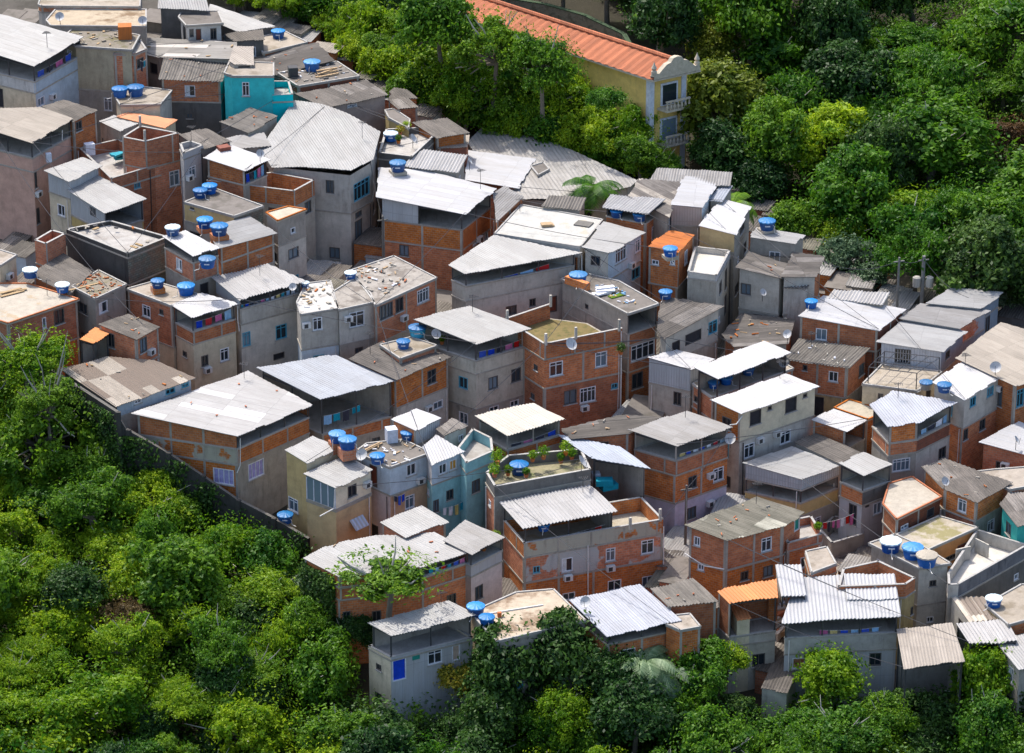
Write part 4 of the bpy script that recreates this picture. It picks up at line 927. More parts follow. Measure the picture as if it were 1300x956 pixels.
# ---------------------------------------------------------------- water tanks
TK('A10', 200, 355, 18, 'small blue tank on a brick stand on the brick and cream house', b=1, stand=.5)
TK('A10', 236, 361, 23, 'larger blue tank beside the small white canopy of the brick and cream house', b=1)
TK('A8', 260, 277, 21, 'upper left blue tank on the plank between the two joined pale roofs', stand=.4)
TK('A8', 278, 285, 23, 'lower blue tank on the plank between the two joined pale roofs', stand=.4)
TK('A8', 219, 287, 20, 'pale turquoise lidded tank left of the two joined pale roofs', 'lid_white', b=1)
TK('A8', 263, 327, 22, 'blue tank on the lower terrace in front of the two joined pale roofs', b=1, dz=-.3)
TK('A7', 254, 240, 19, 'left one of two blue tanks on the dark flat roof with mosaic tiled side')
TK('A7', 266, 234, 20, 'right one of two blue tanks on the dark flat roof with mosaic tiled side')
TK('A12', 38, 341, 20, 'white lidded blue tank on the brown roof beside the cream hut', 'lid_white', b=1)
TK('A12', 79, 360, 19, 'white lidded blue tank between the brown roof and the cream white roof', 'lid_white', b=1)
TK('D3', 152, 111, 21, 'smaller blue tank at the back of the cream slab house roof', dz=0)
TK('D3', 172, 109, 22, 'big blue tank in the middle of the cream slab house roof')
TK('B3', 512, 432, 18, 'deep blue tank on the raised slab of the brick house', b=1)
TK('B3', 530, 414, 24, 'large light blue tank behind the deep blue one on the raised slab', 'lid_blue_light', b=1)
TK('B12', 353, 38, 18, 'blue tank on the cream terrace roof by the hilltop shrubs')
TK('B14', 396, 77, 22, 'blue tank on the cluttered dark roof right of the turquoise house')
TK('B18', 496, 168, 19, 'white lidded light blue tank among plants on the dark walled terrace', 'lid_white', dz=-.4)
TK('B19', 505, 205, 22, 'blue tank on the left corner of the big bright white roof', stand=.3)
TK('B29', 734, 347, 24, 'blue tank on the corner of the debris strewn grey and brick house')
TK('C5', 851, 314, 19, 'blue tank above the small brick house with the orange patched roof', stand=.3)
TK('C4', 845, 369, 18, 'blue tank in the gap behind the grey house with green awning', dz=0)
TK('C8', 783, 266, 17, 'dark blue tank under the ribbed shelter, left one', dz=-1.0)
TK('C8', 812, 270, 18, 'dark blue tank under the ribbed shelter, right one', dz=-1.0)
TK('C12', 974, 279, 22, 'wide blue tank at the forest edge above the pale roof', stand=.2)
TK('C15', 1030, 381, 17, 'blue tank on the left corner of the very white roof')
TK('C21', 1176, 484, 18, 'grey sided blue lidded tank beside the black pergola frame', 'grey')
TK('C22', 1199, 487, 19, 'blue tank on the left edge of the white roof under the metal clad house')
TK('C33', 1131, 685, 28, 'left tank of three on the grey block house, with pale translucent lid', 'lid_white')
TK('C33', 1159, 693, 28, 'middle tank of three on the grey block house, with ribbed blue lid')
TK('C33', 1177, 703, 28, 'front tank of three on the grey block house, with flat white lid', 'lid_cream')
TK('C44', 604, 768, 24, 'rear blue tank on the corner of the stained roof behind the trees')
TK('C44', 618, 782, 21, 'front blue tank on the corner of the stained roof behind the trees')
TK('C2', 906, 484, 15, 'small blue tank at the open end under the long white canopy', b=1)
TK('C2', 922, 478, 17, 'blue tank in the middle under the long white canopy', b=1)
TK('C2', 950, 466, 17, 'blue tank deepest under the long white canopy', b=1)
TK('B35', 659, 588, 25, 'big open topped blue tank among the potted plants', dz=-.9)
TK('C51', 441, 556, 24, 'front blue tank of the pair on stands above the cream houses', stand=.9)
TK('C51', 428, 549, 22, 'rear blue tank of the pair on stands above the cream houses', stand=.9)
TK('C51', 479, 577, 20, 'blue tank amid planks on the cluttered dark flat roof')
TK('C51', 517, 548, 18, 'blue tank below the small white sheet roof above the blue house')
TK('C39', 1262, 758, 22, 'pale blue lidded tank in the beige yard at the lower right', 'lid_white')
TK('B4', 387, 358, 12, 'tiny teal tank beside the ribbed roof with laundry', 'lid_white', b=2)
TK('B4', 445, 345, 16, 'white lidded tank behind the debris of the long flat roof', 'lid_white', b=1)
TK('C49', 362, 652, 21, 'blue tank standing low in the yard under the barred window', dz=-5.6)
TK('B36', 690, 664, 17, 'dark blue tank in the shade under the ribbed grey canopy', dz=-1.0)
for key, x, y, w, label, lid, bi, dz, stand in TKS:
    b = KEY[key]['b'][bi]; s0 = b['s']; R = w*s0/F/2; hgt = R*1.15
    (X, Y, Z), s = plane_hit(b, x, y, hgt+stand+dz)
    root = empty('water_tank', (X, Y, Z-hgt-stand), label, 'water tank', 'round water tanks on the roofs')
    body = {'grey': 'concrete', 'lid_blue_light': 'tank_light'}.get(lid, 'tank_blue'); lm = {'lid_white': 'lid_white', 'lid_cream': 'wslab'}.get(lid, 'lid_blue')
    q = MB(); pr = [(0, 0), (R*.76, 0), (R*.80, hgt*.3), (R*.84, hgt*.32), (R*.88, hgt*.62), (R*.92, hgt*.64), (R*.96, hgt*.86)]
    q.lathe((0, 0, stand), pr, body, 20)
    q.box((-R*.3, -R*.93, stand+hgt*.5), (R*.6, 0, 0), (0, R*.2, 0), (0, 0, hgt*.13), 'wmansion') if random.random() < .6 else None
    q.build('tank_body', root)
    q = MB(); aa = random.uniform(-2.6, -.5); q.tube([(R*.9*math.cos(aa), R*.9*math.sin(aa), stand+hgt*.6), (R*1.15*math.cos(aa), R*1.15*math.sin(aa), stand+hgt*.55), (R*1.18*math.cos(aa), R*1.18*math.sin(aa), .05), (R*1.9*math.cos(aa), R*1.9*math.sin(aa), .04)], .03, 'pvc', 5); q.build('inlet_pipe', root)
    q = MB(); q.lathe((0, 0, stand), [(R*.98, hgt*.80), (R*1.03, hgt*.82), (R*1.0, hgt*.93), (R*.55, hgt*1.03), (R*.18, hgt*1.09), (0, hgt*1.10)], lm, 24, wob=.035); q.build('lid', root)
    if stand:
        q = MB(); q.cbox((0, 0, stand/2), R*1.7, R*1.7, stand*.98, 'brick' if stand > .35 else 'wslab', .4); q.build('stand', root)
# ---------------------------------------------------------------- ground
gx = [-420, -300, -200, -140]+list(np.arange(-100, 101, 3.0))+[140, 200, 300, 420]; gy = [-330, -250, -180, -130]+list(np.arange(-90, 131, 3.0))+[160, 200, 260, 340, 440, 600]
nx, ny = len(gx), len(gy); rg = random.Random(3)
vs = [(x, y, terr(x, y)+rg.uniform(-.25, .1)) for y in gy for x in gx]
me = bpy.data.meshes.new('ground'); me.from_pydata(vs, [], [(j*nx+i, j*nx+i+1, (j+1)*nx+i+1, (j+1)*nx+i) for j in range(ny-1) for i in range(nx-1)])
uvl = me.uv_layers.new(name='UVMap'); uvl.data.foreach_set('uv', [c for l in me.loops for c in vs[l.vertex_index][:2]])
me.materials.append(M('soil')); me.materials.append(M('ground'))
HULL = [(-60, 440), (80, 470), (170, 530), (300, 612), (395, 668), (470, 800), (500, 868), (1400, 868), (1400, 395), (1150, 365), (1020, 300), (930, 220), (820, 235), (700, 262), (560, 165), (430, 70), (330, 20), (0, -60), (-60, -60)]
def topix(x, y, z):
    dx, dy, dz = x-CAM[0], y-CAM[1], z-CAM[2]; f_ = dy*math.cos(TH)-dz*math.sin(TH); return 650+F*dx/f_, 478-F*(dy*math.sin(TH)+dz*math.cos(TH))/f_
for pg in me.polygons: pg.material_index = 1 if (abs(pg.center[0]) < 90 and -60 < pg.center[1] < 90 and inside(topix(*pg.center), HULL)) else 0
me.polygons.foreach_set('use_smooth', [True]*len(me.polygons)); g = bpy.data.objects.new('ground', me); C.objects.link(g); g['kind'] = 'structure'
# ---------------------------------------------------------------- retaining wall
def colY(key, xs):
    b = KEY[key]['b'][0]; return [(x, front(b, x)[1]*b['s']) for x in xs]
ctl = sorted(colY('A14', (80, 146))+colY('B1', (168, 299))+colY('C50', (386,)))
cx = [c[0] for c in ctl]; cy = [c[1]-1.0 for c in ctl]
def wallpt(px, py):
    Y = np.interp(px, cx, cy)
    if px < cx[0]: Y = cy[0]+(cy[1]-cy[0])/(cx[1]-cx[0])*(px-cx[0])
    s = Y/ray(px, py)[1]; return pt(px, py, s)
tops = [wallpt(*q) for q in ((-60, 396), (41, 455), (95, 489), (147, 523), (160, 545), (211, 574), (255, 603), (300, 634), (345, 657), (391, 684))]
q = MB(); cp = MB(); u = 0
for a, c in zip(tops, tops[1:]):
    dx, dy = c[0]-a[0], c[1]-a[1]; l = math.hypot(dx, dy); n = (dy/l, -dx/l)
    for i in range(max(1, int(l/.9))):
        k0 = i/max(1, int(l/.9)); k1 = (i+1)/max(1, int(l/.9)); z0 = a[2]+(c[2]-a[2])*k0; z1 = a[2]+(c[2]-a[2])*k1
        A = (a[0]+dx*k0, a[1]+dy*k0); B_ = (a[0]+dx*k1, a[1]+dy*k1)
        zb = min(terr(*A), terr(*B_))-3
        q.face([(*A, zb), (*B_, zb), (*B_, z1), (*A, z0)], 'black', [(u+l*k0, zb), (u+l*k1, zb), (u+l*k1, z1), (u+l*k0, z0)])
        A2 = (A[0]-n[0]*.3, A[1]-n[1]*.3); B2 = (B_[0]-n[0]*.3, B_[1]-n[1]*.3)
        q.face([(*A, z0), (*B_, z1), (*B2, z1), (*A2, z0)], 'dconcrete'); q.face([(*B2, zb), (*A2, zb), (*A2, z0), (*B2, z1)], 'black')
    q.box((a[0]+n[0]*.12, a[1]+n[1]*.12, min(terr(a[0], a[1])-3, a[2]-3)), (dx/l*.4, dy/l*.4, 0), (-n[0]*.3, -n[1]*.3, 0), (0, 0, a[2]-.02-min(terr(a[0], a[1])-3, a[2]-3)), 'black')
    u += l
tag(RWALL := q.build('retaining_wall'), 'long mouldy black concrete retaining wall stepping down along the lower left forest', 'wall')
# ---------------------------------------------------------------- yellow mansion and the stone wall behind it
s = hit(828, 101, 11.0); N = pt(828, 101, s); gz = terr(N[0], N[1])-3
def atz(px, py, z):
    r = ray(px, py); k = (z-CAM[2])/r[2]; return (CAM[0]+r[0]*k, CAM[1]+r[1]*k)
Rr = atz(878, 90, N[2]); L0 = atz(604, 27, N[2]); d = (L0[0]-N[0], L0[1]-N[1]); l = math.hypot(*d); d = (d[0]/l, d[1]/l)
w = (Rr[0]-N[0], Rr[1]-N[1]); wl = math.hypot(*w); w = (w[0]/wl, w[1]/wl); wl = max(wl, 5.5)
rt = empty('mansion', (N[0], N[1], gz), 'long yellow mansion with orange tiled gable roof and ornate carved front behind the forest', 'mansion')
org = (N[0], N[1], gz); LL = l+22
P = lambda a, b_, z: (N[0]+d[0]*a+w[0]*b_, N[1]+d[1]*a+w[1]*b_, z)
sheetm('tiles', (.50, .165, .065), .2, None, .6, .9, .5, scol=(.16, .07, .04), ribs=1.6); 
def pane_box(nm, a0, a1, b0, b1, z0, z1, mat, parent=rt):
    m = MB(); m.box(P(a0, b0, z0), (w[0]*(b1-b0), w[1]*(b1-b0), 0), (d[0]*(a1-a0), d[1]*(a1-a0), 0), (0, 0, z1-z0), mat); return m.build(nm, parent, org)
pane_box('wall', .9, LL, .5, wl-.5, gz, N[2]-.05, 'myellow')
ridge = N[2]+1.45; m = MB()
for side in (0, 1):
    e = (-.1, wl/2) if side == 0 else (wl+.1, wl/2)
    K = int(LL/.25); prev = None
    for i in range(K+1):
        a = -.2+(LL+.2)*i/K; zo = .05*math.sin(i*math.pi/1.0*.5)
        c0, c1 = P(a, e[0], N[2]+zo), P(a, e[1], ridge+zo)
        if prev: m.face([prev[0], c0, c1, prev[1]][::(-1 if side == 0 else 1)], 'tiles', [(prev[2], 0), (a, 0), (a, 3.4), (prev[2], 3.4)][::(-1 if side == 0 else 1)])
        prev = (c0, c1, a)
m.tube([P(-.2, wl/2, ridge+.08), P(LL, wl/2, ridge+.08)], .22, 'tiles'); m.box(P(-.2, -.1, N[2]-.22), (w[0]*(wl+.2), w[1]*(wl+.2), 0), (d[0]*(LL+.2), d[1]*(LL+.2), 0), (0, 0, .17), 'stonecarve'); m.build('roof', rt, org)
# carved gable with volutes, seen at the front end
m = MB(); prof = [(0, 0), (0, .9), (.5, 1.0), (.8, 1.5), (1.2, 2.0), (1.7, 2.2), (2.0, 2.75)]; half = wl/2
pts = [(half-half*(1-t), z*.62) for t, z in ((0, .5), (.12, 1.0), (.22, .85), (.38, 1.5), (.55, 2.1), (.72, 2.3), (.82, 2.9), (1, 3.1))]
full = pts+[(wl-x, z) for x, z in reversed(pts[:-1])]
for (x0, z0), (x1, z1) in zip(full, full[1:]):
    m.face([P(-.25, x0, N[2]), P(-.25, x1, N[2]), P(-.25, x1, N[2]+z1), P(-.25, x0, N[2]+z0)], 'stonecarve'); m.face([P(.25, x1, N[2]), P(.25, x0, N[2]), P(.25, x0, N[2]+z0), P(.25, x1, N[2]+z1)], 'stonecarve')
    m.face([P(-.25, x0, N[2]+z0), P(-.25, x1, N[2]+z1), P(.25, x1, N[2]+z1), P(.25, x0, N[2]+z0)], 'stonecarve')
m.build('carved_gable', rt, org)
for x in (.2, wl-.2):
    m = MB(); m.lathe(P(0, x, N[2]+.3), [(0.28, 0), (.28, .5), (.16, .6), (.28, .8), (.1, 1.2), (0, 1.5)], 'stonecarve', 10); m.build('finial', rt, org)
for b0_ in (.5, wl-1.2):
    pane_box('pilaster', .75, 1.3, b0_-.05, b0_+.45, gz, N[2]-.24, 'wmansion')
for z in (N[2]-3.4, N[2]-7.0):
    pane_box('balcony_slab', -.5, .9, 1.4, wl-1.3, z-.2, z, 'stonecarve')
    m = MB()
    for i in range(7):
        x = 1.5+(wl-2.9)*i/6; m.lathe(P(-.4, x, z), [(.07, 0), (.13, .3), (.06, .6), (.08, .8)], 'stonecarve', 8)
    m.box(P(-.5, 1.4, z+.8), (w[0]*(wl-2.7), w[1]*(wl-2.7), 0), (d[0]*.22, d[1]*.22, 0), (0, 0, .14), 'stonecarve'); m.build('balustrade', rt, org)
    f = pane_box('window', .8, .95, 1.8, wl-1.7, z+.1, z+2.4, 'wmansion'); pane_box('pane_or_shade_panel', .77, .85, 2.0, wl-1.9, z+.2, z+2.2, 'glass', f)
q = MB(); wt = []
for x, y in ((600, -22), (640, -2), (690, 6), (740, 20), (790, 44), (800, 62)):
    s = hit(x, y, 3.2); wt.append(pt(x, y, s))
u = 0; g2 = MB()
for a, c in zip(wt, wt[1:]):
    l = math.hypot(c[0]-a[0], c[1]-a[1]); zb = -4
    n_ = ((c[1]-a[1])/l, -(c[0]-a[0])/l)
    q.box((a[0], a[1], a[2]-4.5), (c[0]-a[0], c[1]-a[1], c[2]-a[2]), (-n_[0]*.4, -n_[1]*.4, 0), (0, 0, 4.5), 'stone')
    g2.box((a[0]+n_[0]*.05, a[1]+n_[1]*.05, a[2]+.01), (c[0]-a[0], c[1]-a[1], c[2]-a[2]), (-n_[0]*.5, -n_[1]*.5, 0), (0, 0, .10), 'mosscap')
rw = empty('stone_wall', wt[2], 'rough stone wall with mossy coping behind the orange tiled mansion roof', 'wall')
q.build('masonry', rw, wt[2]); g2.build('coping', rw, wt[2])

# ---------------------------------------------------------------- infill: lean-to roofs, yards and junk in the lanes between the houses
HULL = [(0, 440), (80, 470), (170, 530), (300, 612), (395, 668), (470, 800), (500, 868), (1300, 870), (1300, 395), (1150, 365), (1020, 300), (930, 220), (820, 225), (700, 262), (560, 150), (430, 60), (330, 10), (0, 0)]
ri = random.Random(21); placed = []; k_inf = 0
LM = ['old', 'ribold', 'beige', 'old2', 'lgrey', 'grey', 'lgrey', 'slabdark', 'old', 'ribold']
LD = {'old': 'dark weathered', 'ribold': 'ribbed brown', 'beige': 'beige', 'old2': 'mottled brown', 'lgrey': 'pale grey', 'grey': 'grey', 'rust': 'rusty orange', 'slabdark': 'dark concrete'}
def bare():
    bpy.context.view_layer.update(); dg = bpy.context.evaluated_depsgraph_get(); out = []
    for x in range(6, 1300, 8):
        for y in range(20, 868, 8):
            if not inside((x, y), HULL): continue
            ok, _, _, _, ob, _ = bpy.context.scene.ray_cast(dg, CAM, ray(x, y))
            if ok and ob.name == 'ground': out.append((x, y))
    return out
gaps = bare()
ri.shuffle(gaps)
def nearest(x, y):
    best = None
    for h in HS:
        b = h['b'][0]; cx_ = sum(q[0] for q in b['p'])/len(b['p']); cy_ = sum(q[1] for q in b['p'])/len(b['p'])+20; d = math.hypot(x-cx_, y-cy_)
        if best is None or d < best[0]: best = (d, h, x-cx_, y-cy_)
    return best
BODY = []
for h in HS:
    for b in h['b']: BODY.append((b['wp'], [(min(p[0] for p in b['wp']), max(p[0] for p in b['wp']), min(p[1] for p in b['wp']), max(p[1] for p in b['wp']))]))
def blocked(x, y, m=0.0):
    for wp, ((a, b_, c, d),) in BODY:
        if a-m < x < b_+m and c-m < y < d+m and inside((x, y), wp): return True
    return False
labs = set()
for x, y in gaps:
    if any(math.hypot(x-a, (y-c)*1.6) < 19 for a, c in placed) or k_inf > 130: continue
    H_ = ri.uniform(2.4, 4.2); s = hit(x, y-14, H_); p = pt(x, y, s)
    if blocked(p[0], p[1]): continue
    W, D = ri.uniform(1.8, 3.6), ri.uniform(2.4, 4.6); yaw = ri.choice([-.42, -.38, -.4, -.3]); ca, sa = math.cos(yaw), math.sin(yaw)
    mat = ri.choice(LM); slope = ri.uniform(.02, .10)
    poly = [(p[0]+ca*u*W/2-sa*v*D/2, p[1]+sa*u*W/2+ca*v*D/2) for u, v in ((-1, -1), (1, -1), (1, 1), (-1, 1))]
    if sum(blocked(*q_) for q_ in poly) > 3: continue
    placed.append((x, y)); k_inf += 1
    nb = nearest(x, y); side = 'before' if nb[3] > 18 else ('behind' if nb[3] < -18 else ('right of' if nb[2] > 0 else 'left of'))
    lab = 'low %s lean-to %s the %s' % (LD[mat], side, ' '.join(nb[1]['label'].split()[:8]))
    if lab in labs: lab = lab.replace('low ', 'small low ')
    labs.add(lab)
    gz_ = min(terr(*q_) for q_ in poly)-.5; rt = empty('lean_to', (p[0], p[1], terr(p[0], p[1])), lab, 'shed', 'lean-to roofs squeezed between the houses'); og = rt.location[:]
    zf = lambda X, Y: p[2]+slope*((X-p[0])*-sa+(Y-p[1])*ca)
    ip = inset(poly, .12); q = MB(); wm = ri.choice(['brick', 'concrete', 'dbrick', 'dconcrete', 'brick', 'creamgrey', 'lconcrete', 'bluewhite']); q.prism(ip, gz_, lambda X, Y: zf(X, Y)-.08, wm); q.build('wall', rt, og)
    q = MB()
    if mat == 'slabdark': q.prism(poly, lambda X, Y: zf(X, Y)-.07, zf, mat)
    else: sheet_roof(q, poly, zf, mat, (-sa, ca))
    q.build('roof', rt, og)
q = MB(); rj = random.Random(9); gp = []
print('bare before', len(gaps)); gaps = bare(); print('bare after', len(gaps))
for x, y in gaps:
    for _ in range(4):
        X_, Y_ = x+rj.uniform(-5, 5), y+rj.uniform(-5, 5); p = pt(X_, Y_, hit(X_, Y_, 0)); 
        if blocked(p[0], p[1]): continue
        z_ = terr(p[0], p[1]); sx = rj.uniform(.2, 1.6); q.cbox((p[0], p[1], z_+.2), sx, rj.uniform(.15, .7), rj.uniform(.4, 1.4), rj.choice(['concrete', 'brick', 'wood', 'cap', 'wmansion', 'steel', 'terracotta', 'cloth7', 'lconcrete', 'dconcrete', 'pvc']), rj.uniform(0, 3))
o = q.build('junk', None, (0, 0, 0)); tag(o, 'bricks, planks, drums and other junk littering the lanes between the houses', 'junk', kind='stuff')
print('infill', k_inf, 'gaps', len(gaps))
# ---------------------------------------------------------------- vegetation
def leafmat(name, c1, c2, trans=.35):
    m, nt, N_, L, bs = mat_nodes('leaf_'+name); tc = N_.new('ShaderNodeTexCoord'); oi = N_.new('ShaderNodeObjectInfo'); ge = N_.new('ShaderNodeNewGeometry')
    ad = N_.new('ShaderNodeVectorMath'); L.new(tc.outputs['Object'], ad.inputs[0]); cx_ = N_.new('ShaderNodeCombineXYZ'); L.new(math_(N_, L, 'MULTIPLY', oi.outputs['Random'], 40.0), cx_.inputs[0]); L.new(cx_.outputs[0], ad.inputs[1])
    n = noise(N_, L, ad.outputs[0], .55, 4, .65)
    f = math_(N_, L, 'MULTIPLY_ADD', ge.outputs['Random Per Island'], .3); f.node.inputs[2].default_value = -.15
    f = math_(N_, L, 'ADD', f, n)
    col = ramp(N_, L, f, .32, .72, (*c1, 1), (*c2, 1))
    hs = N_.new('ShaderNodeHueSaturation'); v = math_(N_, L, 'MULTIPLY_ADD', oi.outputs['Random'], .5); v.node.inputs[2].default_value = .75; L.new(v, hs.inputs['Value'])
    hh = math_(N_, L, 'MULTIPLY_ADD', oi.outputs['Random'], -.035); hh.node.inputs[2].default_value = .515; L.new(hh, hs.inputs['Hue']); L.new(col, hs.inputs['Color'])
    L.new(hs.outputs[0], bs.inputs['Base Color']); setin(bs, 'Roughness', .5); setin(bs, 'Specular IOR Level', .25)
    tr = N_.new('ShaderNodeBsdfTranslucent'); L.new(hs.outputs[0], tr.inputs['Color']); mx = N_.new('ShaderNodeMixShader'); mx.inputs[0].default_value = trans
    L.new(bs.outputs[0], mx.inputs[1]); L.new(tr.outputs[0], mx.inputs[2]); L.new(mx.outputs[0], N_['Material Output'].inputs['Surface']); MT['leaf_'+name] = m
leafmat('dark', (.012, .045, .010), (.070, .16, .022)); leafmat('mid', (.026, .11, .008), (.15, .31, .014), .45); leafmat('bright', (.07, .20, .006), (.32, .47, .016), .5)
leafmat('yellow', (.09, .14, .012), (.26, .30, .025), .4); leafmat('silver', (.07, .14, .06), (.24, .34, .19), .3); leafmat('brown', (.09, .05, .02), (.20, .13, .05), .3); leafmat('flower', (.08, .13, .015), (.50, .40, .03), .3)
def leaves(pos, nrm, size, asp, rng, fold=0):
    n = len(pos); nrm = nrm/np.linalg.norm(nrm, axis=1, keepdims=True)
    r = rng.normal(size=(n, 3)); t = r-(r*nrm).sum(1, keepdims=True)*nrm; t /= np.linalg.norm(t, axis=1, keepdims=True); b = np.cross(nrm, t)
    sz = size*rng.uniform(.6, 1.35, (n, 1))
    a = pos-t*sz; c = pos+t*sz-nrm*sz*.35; e = pos+b*sz*asp-t*sz*.1; f = pos-b*sz*asp-t*sz*.1
    return np.stack([a, f, c, e], 1).reshape(-1, 3)
def quadmesh(name, V, extra=None):
    me = bpy.data.meshes.new(name); n = len(V)//4
    ev, ef = (extra if extra else (np.zeros((0, 3)), []))
    me.vertices.add(len(V)+len(ev)); me.vertices.foreach_set('co', np.concatenate([V, ev]).astype(np.float32).ravel())
    me.loops.add(n*4+len(ef)*4); me.polygons.add(n+len(ef))
    li = np.arange(n*4); 
    if len(ef): li = np.concatenate([li, np.array(ef).ravel()+len(V)])
    me.loops.foreach_set('vertex_index', li.astype(np.int32)); me.polygons.foreach_set('loop_start', (np.arange(n+len(ef))*4).astype(np.int32)); me.polygons.foreach_set('loop_total', np.full(n+len(ef), 4, np.int32))
    me.update(calc_edges=True); return me
KINDS_T = {'dense': dict(R=3.3, lobes=34, lr=(.5, 1.3), n=15000, size=.14, asp=.55, flat=.8), 'fine': dict(R=3.2, lobes=44, lr=(.35, 1.1), n=17000, size=.115, asp=.5, flat=.75),
           'layer': dict(R=3.6, lobes=34, lr=(.5, 1.2), n=14000, size=.125, asp=.45, flat=.40), 'big': dict(R=2.8, lobes=44, lr=(.35, .75), n=8000, size=.18, asp=.42, flat=.6),
           'open': dict(R=2.7, lobes=34, lr=(.35, .65), n=5200, size=.16, asp=.4, flat=.6),
           'mound': dict(R=3.0, lobes=36, lr=(.6, 1.1), n=10000, size=.15, asp=.6, flat=.85)}
def crown(kind, seed):
    k = KINDS_T[kind]; rng = np.random.default_rng(seed); R = k['R']; V = []; lob = []
    sx, sy = rng.uniform(.85, 1.2), rng.uniform(.85, 1.2); bumps = rng.normal(size=(5, 3)); bumps /= np.linalg.norm(bumps, axis=1, keepdims=True)
    for i in range(k['lobes']):
        for _ in range(25):
            v = rng.normal(size=3); v /= np.linalg.norm(v); v[2] = abs(v[2]) if kind == 'mound' else (v[2] if v[2] > -.55 else -v[2])
            lump = .62+.52*max(0, (bumps@v).max())**3
            c = v*R*rng.uniform(.55, .98)*lump*np.array([sx, sy, .74 if k['flat'] > .5 else .42])
            if all(np.linalg.norm(c-q[0]) > .6*q[1] for q in lob): break
        lob.append((c, rng.uniform(*k['lr'])))
    wts = np.array([q[1]**2 for q in lob]); wts /= wts.sum()
    for (c, lr), wt_ in zip(lob, wts):
        m = int(k['n']*wt_*rng.uniform(.7, 1.2)); d = rng.normal(size=(m, 3)); d /= np.linalg.norm(d, axis=1, keepdims=True); d[:, 2] = np.where(d[:, 2] < -.45, -d[:, 2], d[:, 2])
        rr = lr*(rng.uniform(.35, 1.0, (m, 1))**.6)*(1+.35*np.sin(d[:, :1]*5+c[0]*3)*np.cos(d[:, 1:2]*6+c[1]*2))
        p = c+d*rr*np.array([1, 1, k['flat']])
        nr = d*.6+np.array([0, 0, .5])+rng.normal(size=(m, 3))*.55
        V.append(leaves(p, nr, k['size']*rng.uniform(.7, 1.5), k['asp'], rng))
    m = 500; d = rng.normal(size=(m, 3)); d /= np.linalg.norm(d, axis=1, keepdims=True); d[:, 2] = np.abs(d[:, 2])
    V.append(leaves(d*R*rng.uniform(.9, 1.2, (m, 1))*np.array([sx, sy, .8 if k['flat'] > .5 else .45]), d+rng.normal(size=(m, 3))*.6, k['size']*1.1, k['asp'], rng))
    return quadmesh('crown', np.concatenate(V)), lob
def trunk_mesh(lob, h, seed, r=.22):
    m = MB(); rnd = random.Random(seed); top = (rnd.uniform(-.3, .3), rnd.uniform(-.3, .3), -.6)
    m.tube([(0, 0, -h-1.5), (rnd.uniform(-.2, .2), rnd.uniform(-.2, .2), -h*.5), top], [r*1.3, r, r*.75], 'bark', 7)
    for c, lr in lob[::2]:
        mid = (top[0]*.5+c[0]*.5, top[1]*.5+c[1]*.5, top[2]*.6+c[2]*.4+.15); m.tube([top, mid, tuple(c)], [r*.5, r*.32, r*.1], 'bark', 5)
    for _ in range(7):
        c, lr = rnd.choice(lob); v = np.array(c); m.tube([tuple(v*.6), tuple(v*1.0+np.array([0, 0, .2])), tuple(v*1.32+np.array([rnd.uniform(-.4, .4), rnd.uniform(-.4, .4), .5]))], [.07, .05, .02], 'bark_pale', 4)
    o = m.build('trunk'); me = o.data; bpy.data.objects.remove(o); return me
CR = {}; 
for kd in KINDS_T:
    for sd in range(4 if kd in ('dense', 'fine') else 2):
        cm, lob = crown(kd, hash_ := (sum(map(ord, kd))*7+sd*13)); cm.materials.append(MT['leaf_mid']); CR[(kd, sd)] = (cm, trunk_mesh(lob, 4.5, sd), KINDS_T[kd]['R'])
NT = [0]
def tree(px, py, rpx, kind, colr, label, cat='tree', group=None, seed=None, hc=None, name='leafy_tree', sz=1.0):
    rnd = random.Random(int(px*31+py*7)); sd = rnd.randrange(4 if kind in ('dense', 'fine') else 2)
    cm, tm, R0 = CR[(kind, sd)]; hx = rnd.uniform(0, 3.2) if label[:3] in ('gre', 'dar', 'bri') and ' in the ' in label else .5
    s = 300; 
    for _ in range(3):
        R = rpx*s/F; H_ = hc if hc is not None else R*.62+.7+hx; s = hit(px, py, H_)
    p = pt(px, py, s); k = R/R0; gz_ = terr(p[0], p[1])
    root = empty(name, (p[0], p[1], gz_), label, cat, group); root.rotation_euler = (0, 0, rnd.uniform(0, 6.28))
    c = bpy.data.objects.new('crown', cm); C.objects.link(c); c.parent = root; c.location = (0, 0, p[2]-gz_); vz = rnd.uniform(.85, 1.35) if sz == 1 else sz; c.scale = (k*rnd.uniform(.85, 1.2), k*rnd.uniform(.85, 1.2), k*vz); c.rotation_euler = (rnd.uniform(-.12, .12), rnd.uniform(-.12, .12), 0)
    c.material_slots[0].link = 'OBJECT'; c.material_slots[0].material = MT['leaf_'+colr]
    if kind != 'mound':
        t = bpy.data.objects.new('trunk', tm); C.objects.link(t); t.parent = root; t.location = (0, 0, p[2]-gz_); t.scale = (k, k, max(k, (p[2]-gz_)/4.5))
    NT[0] += 1
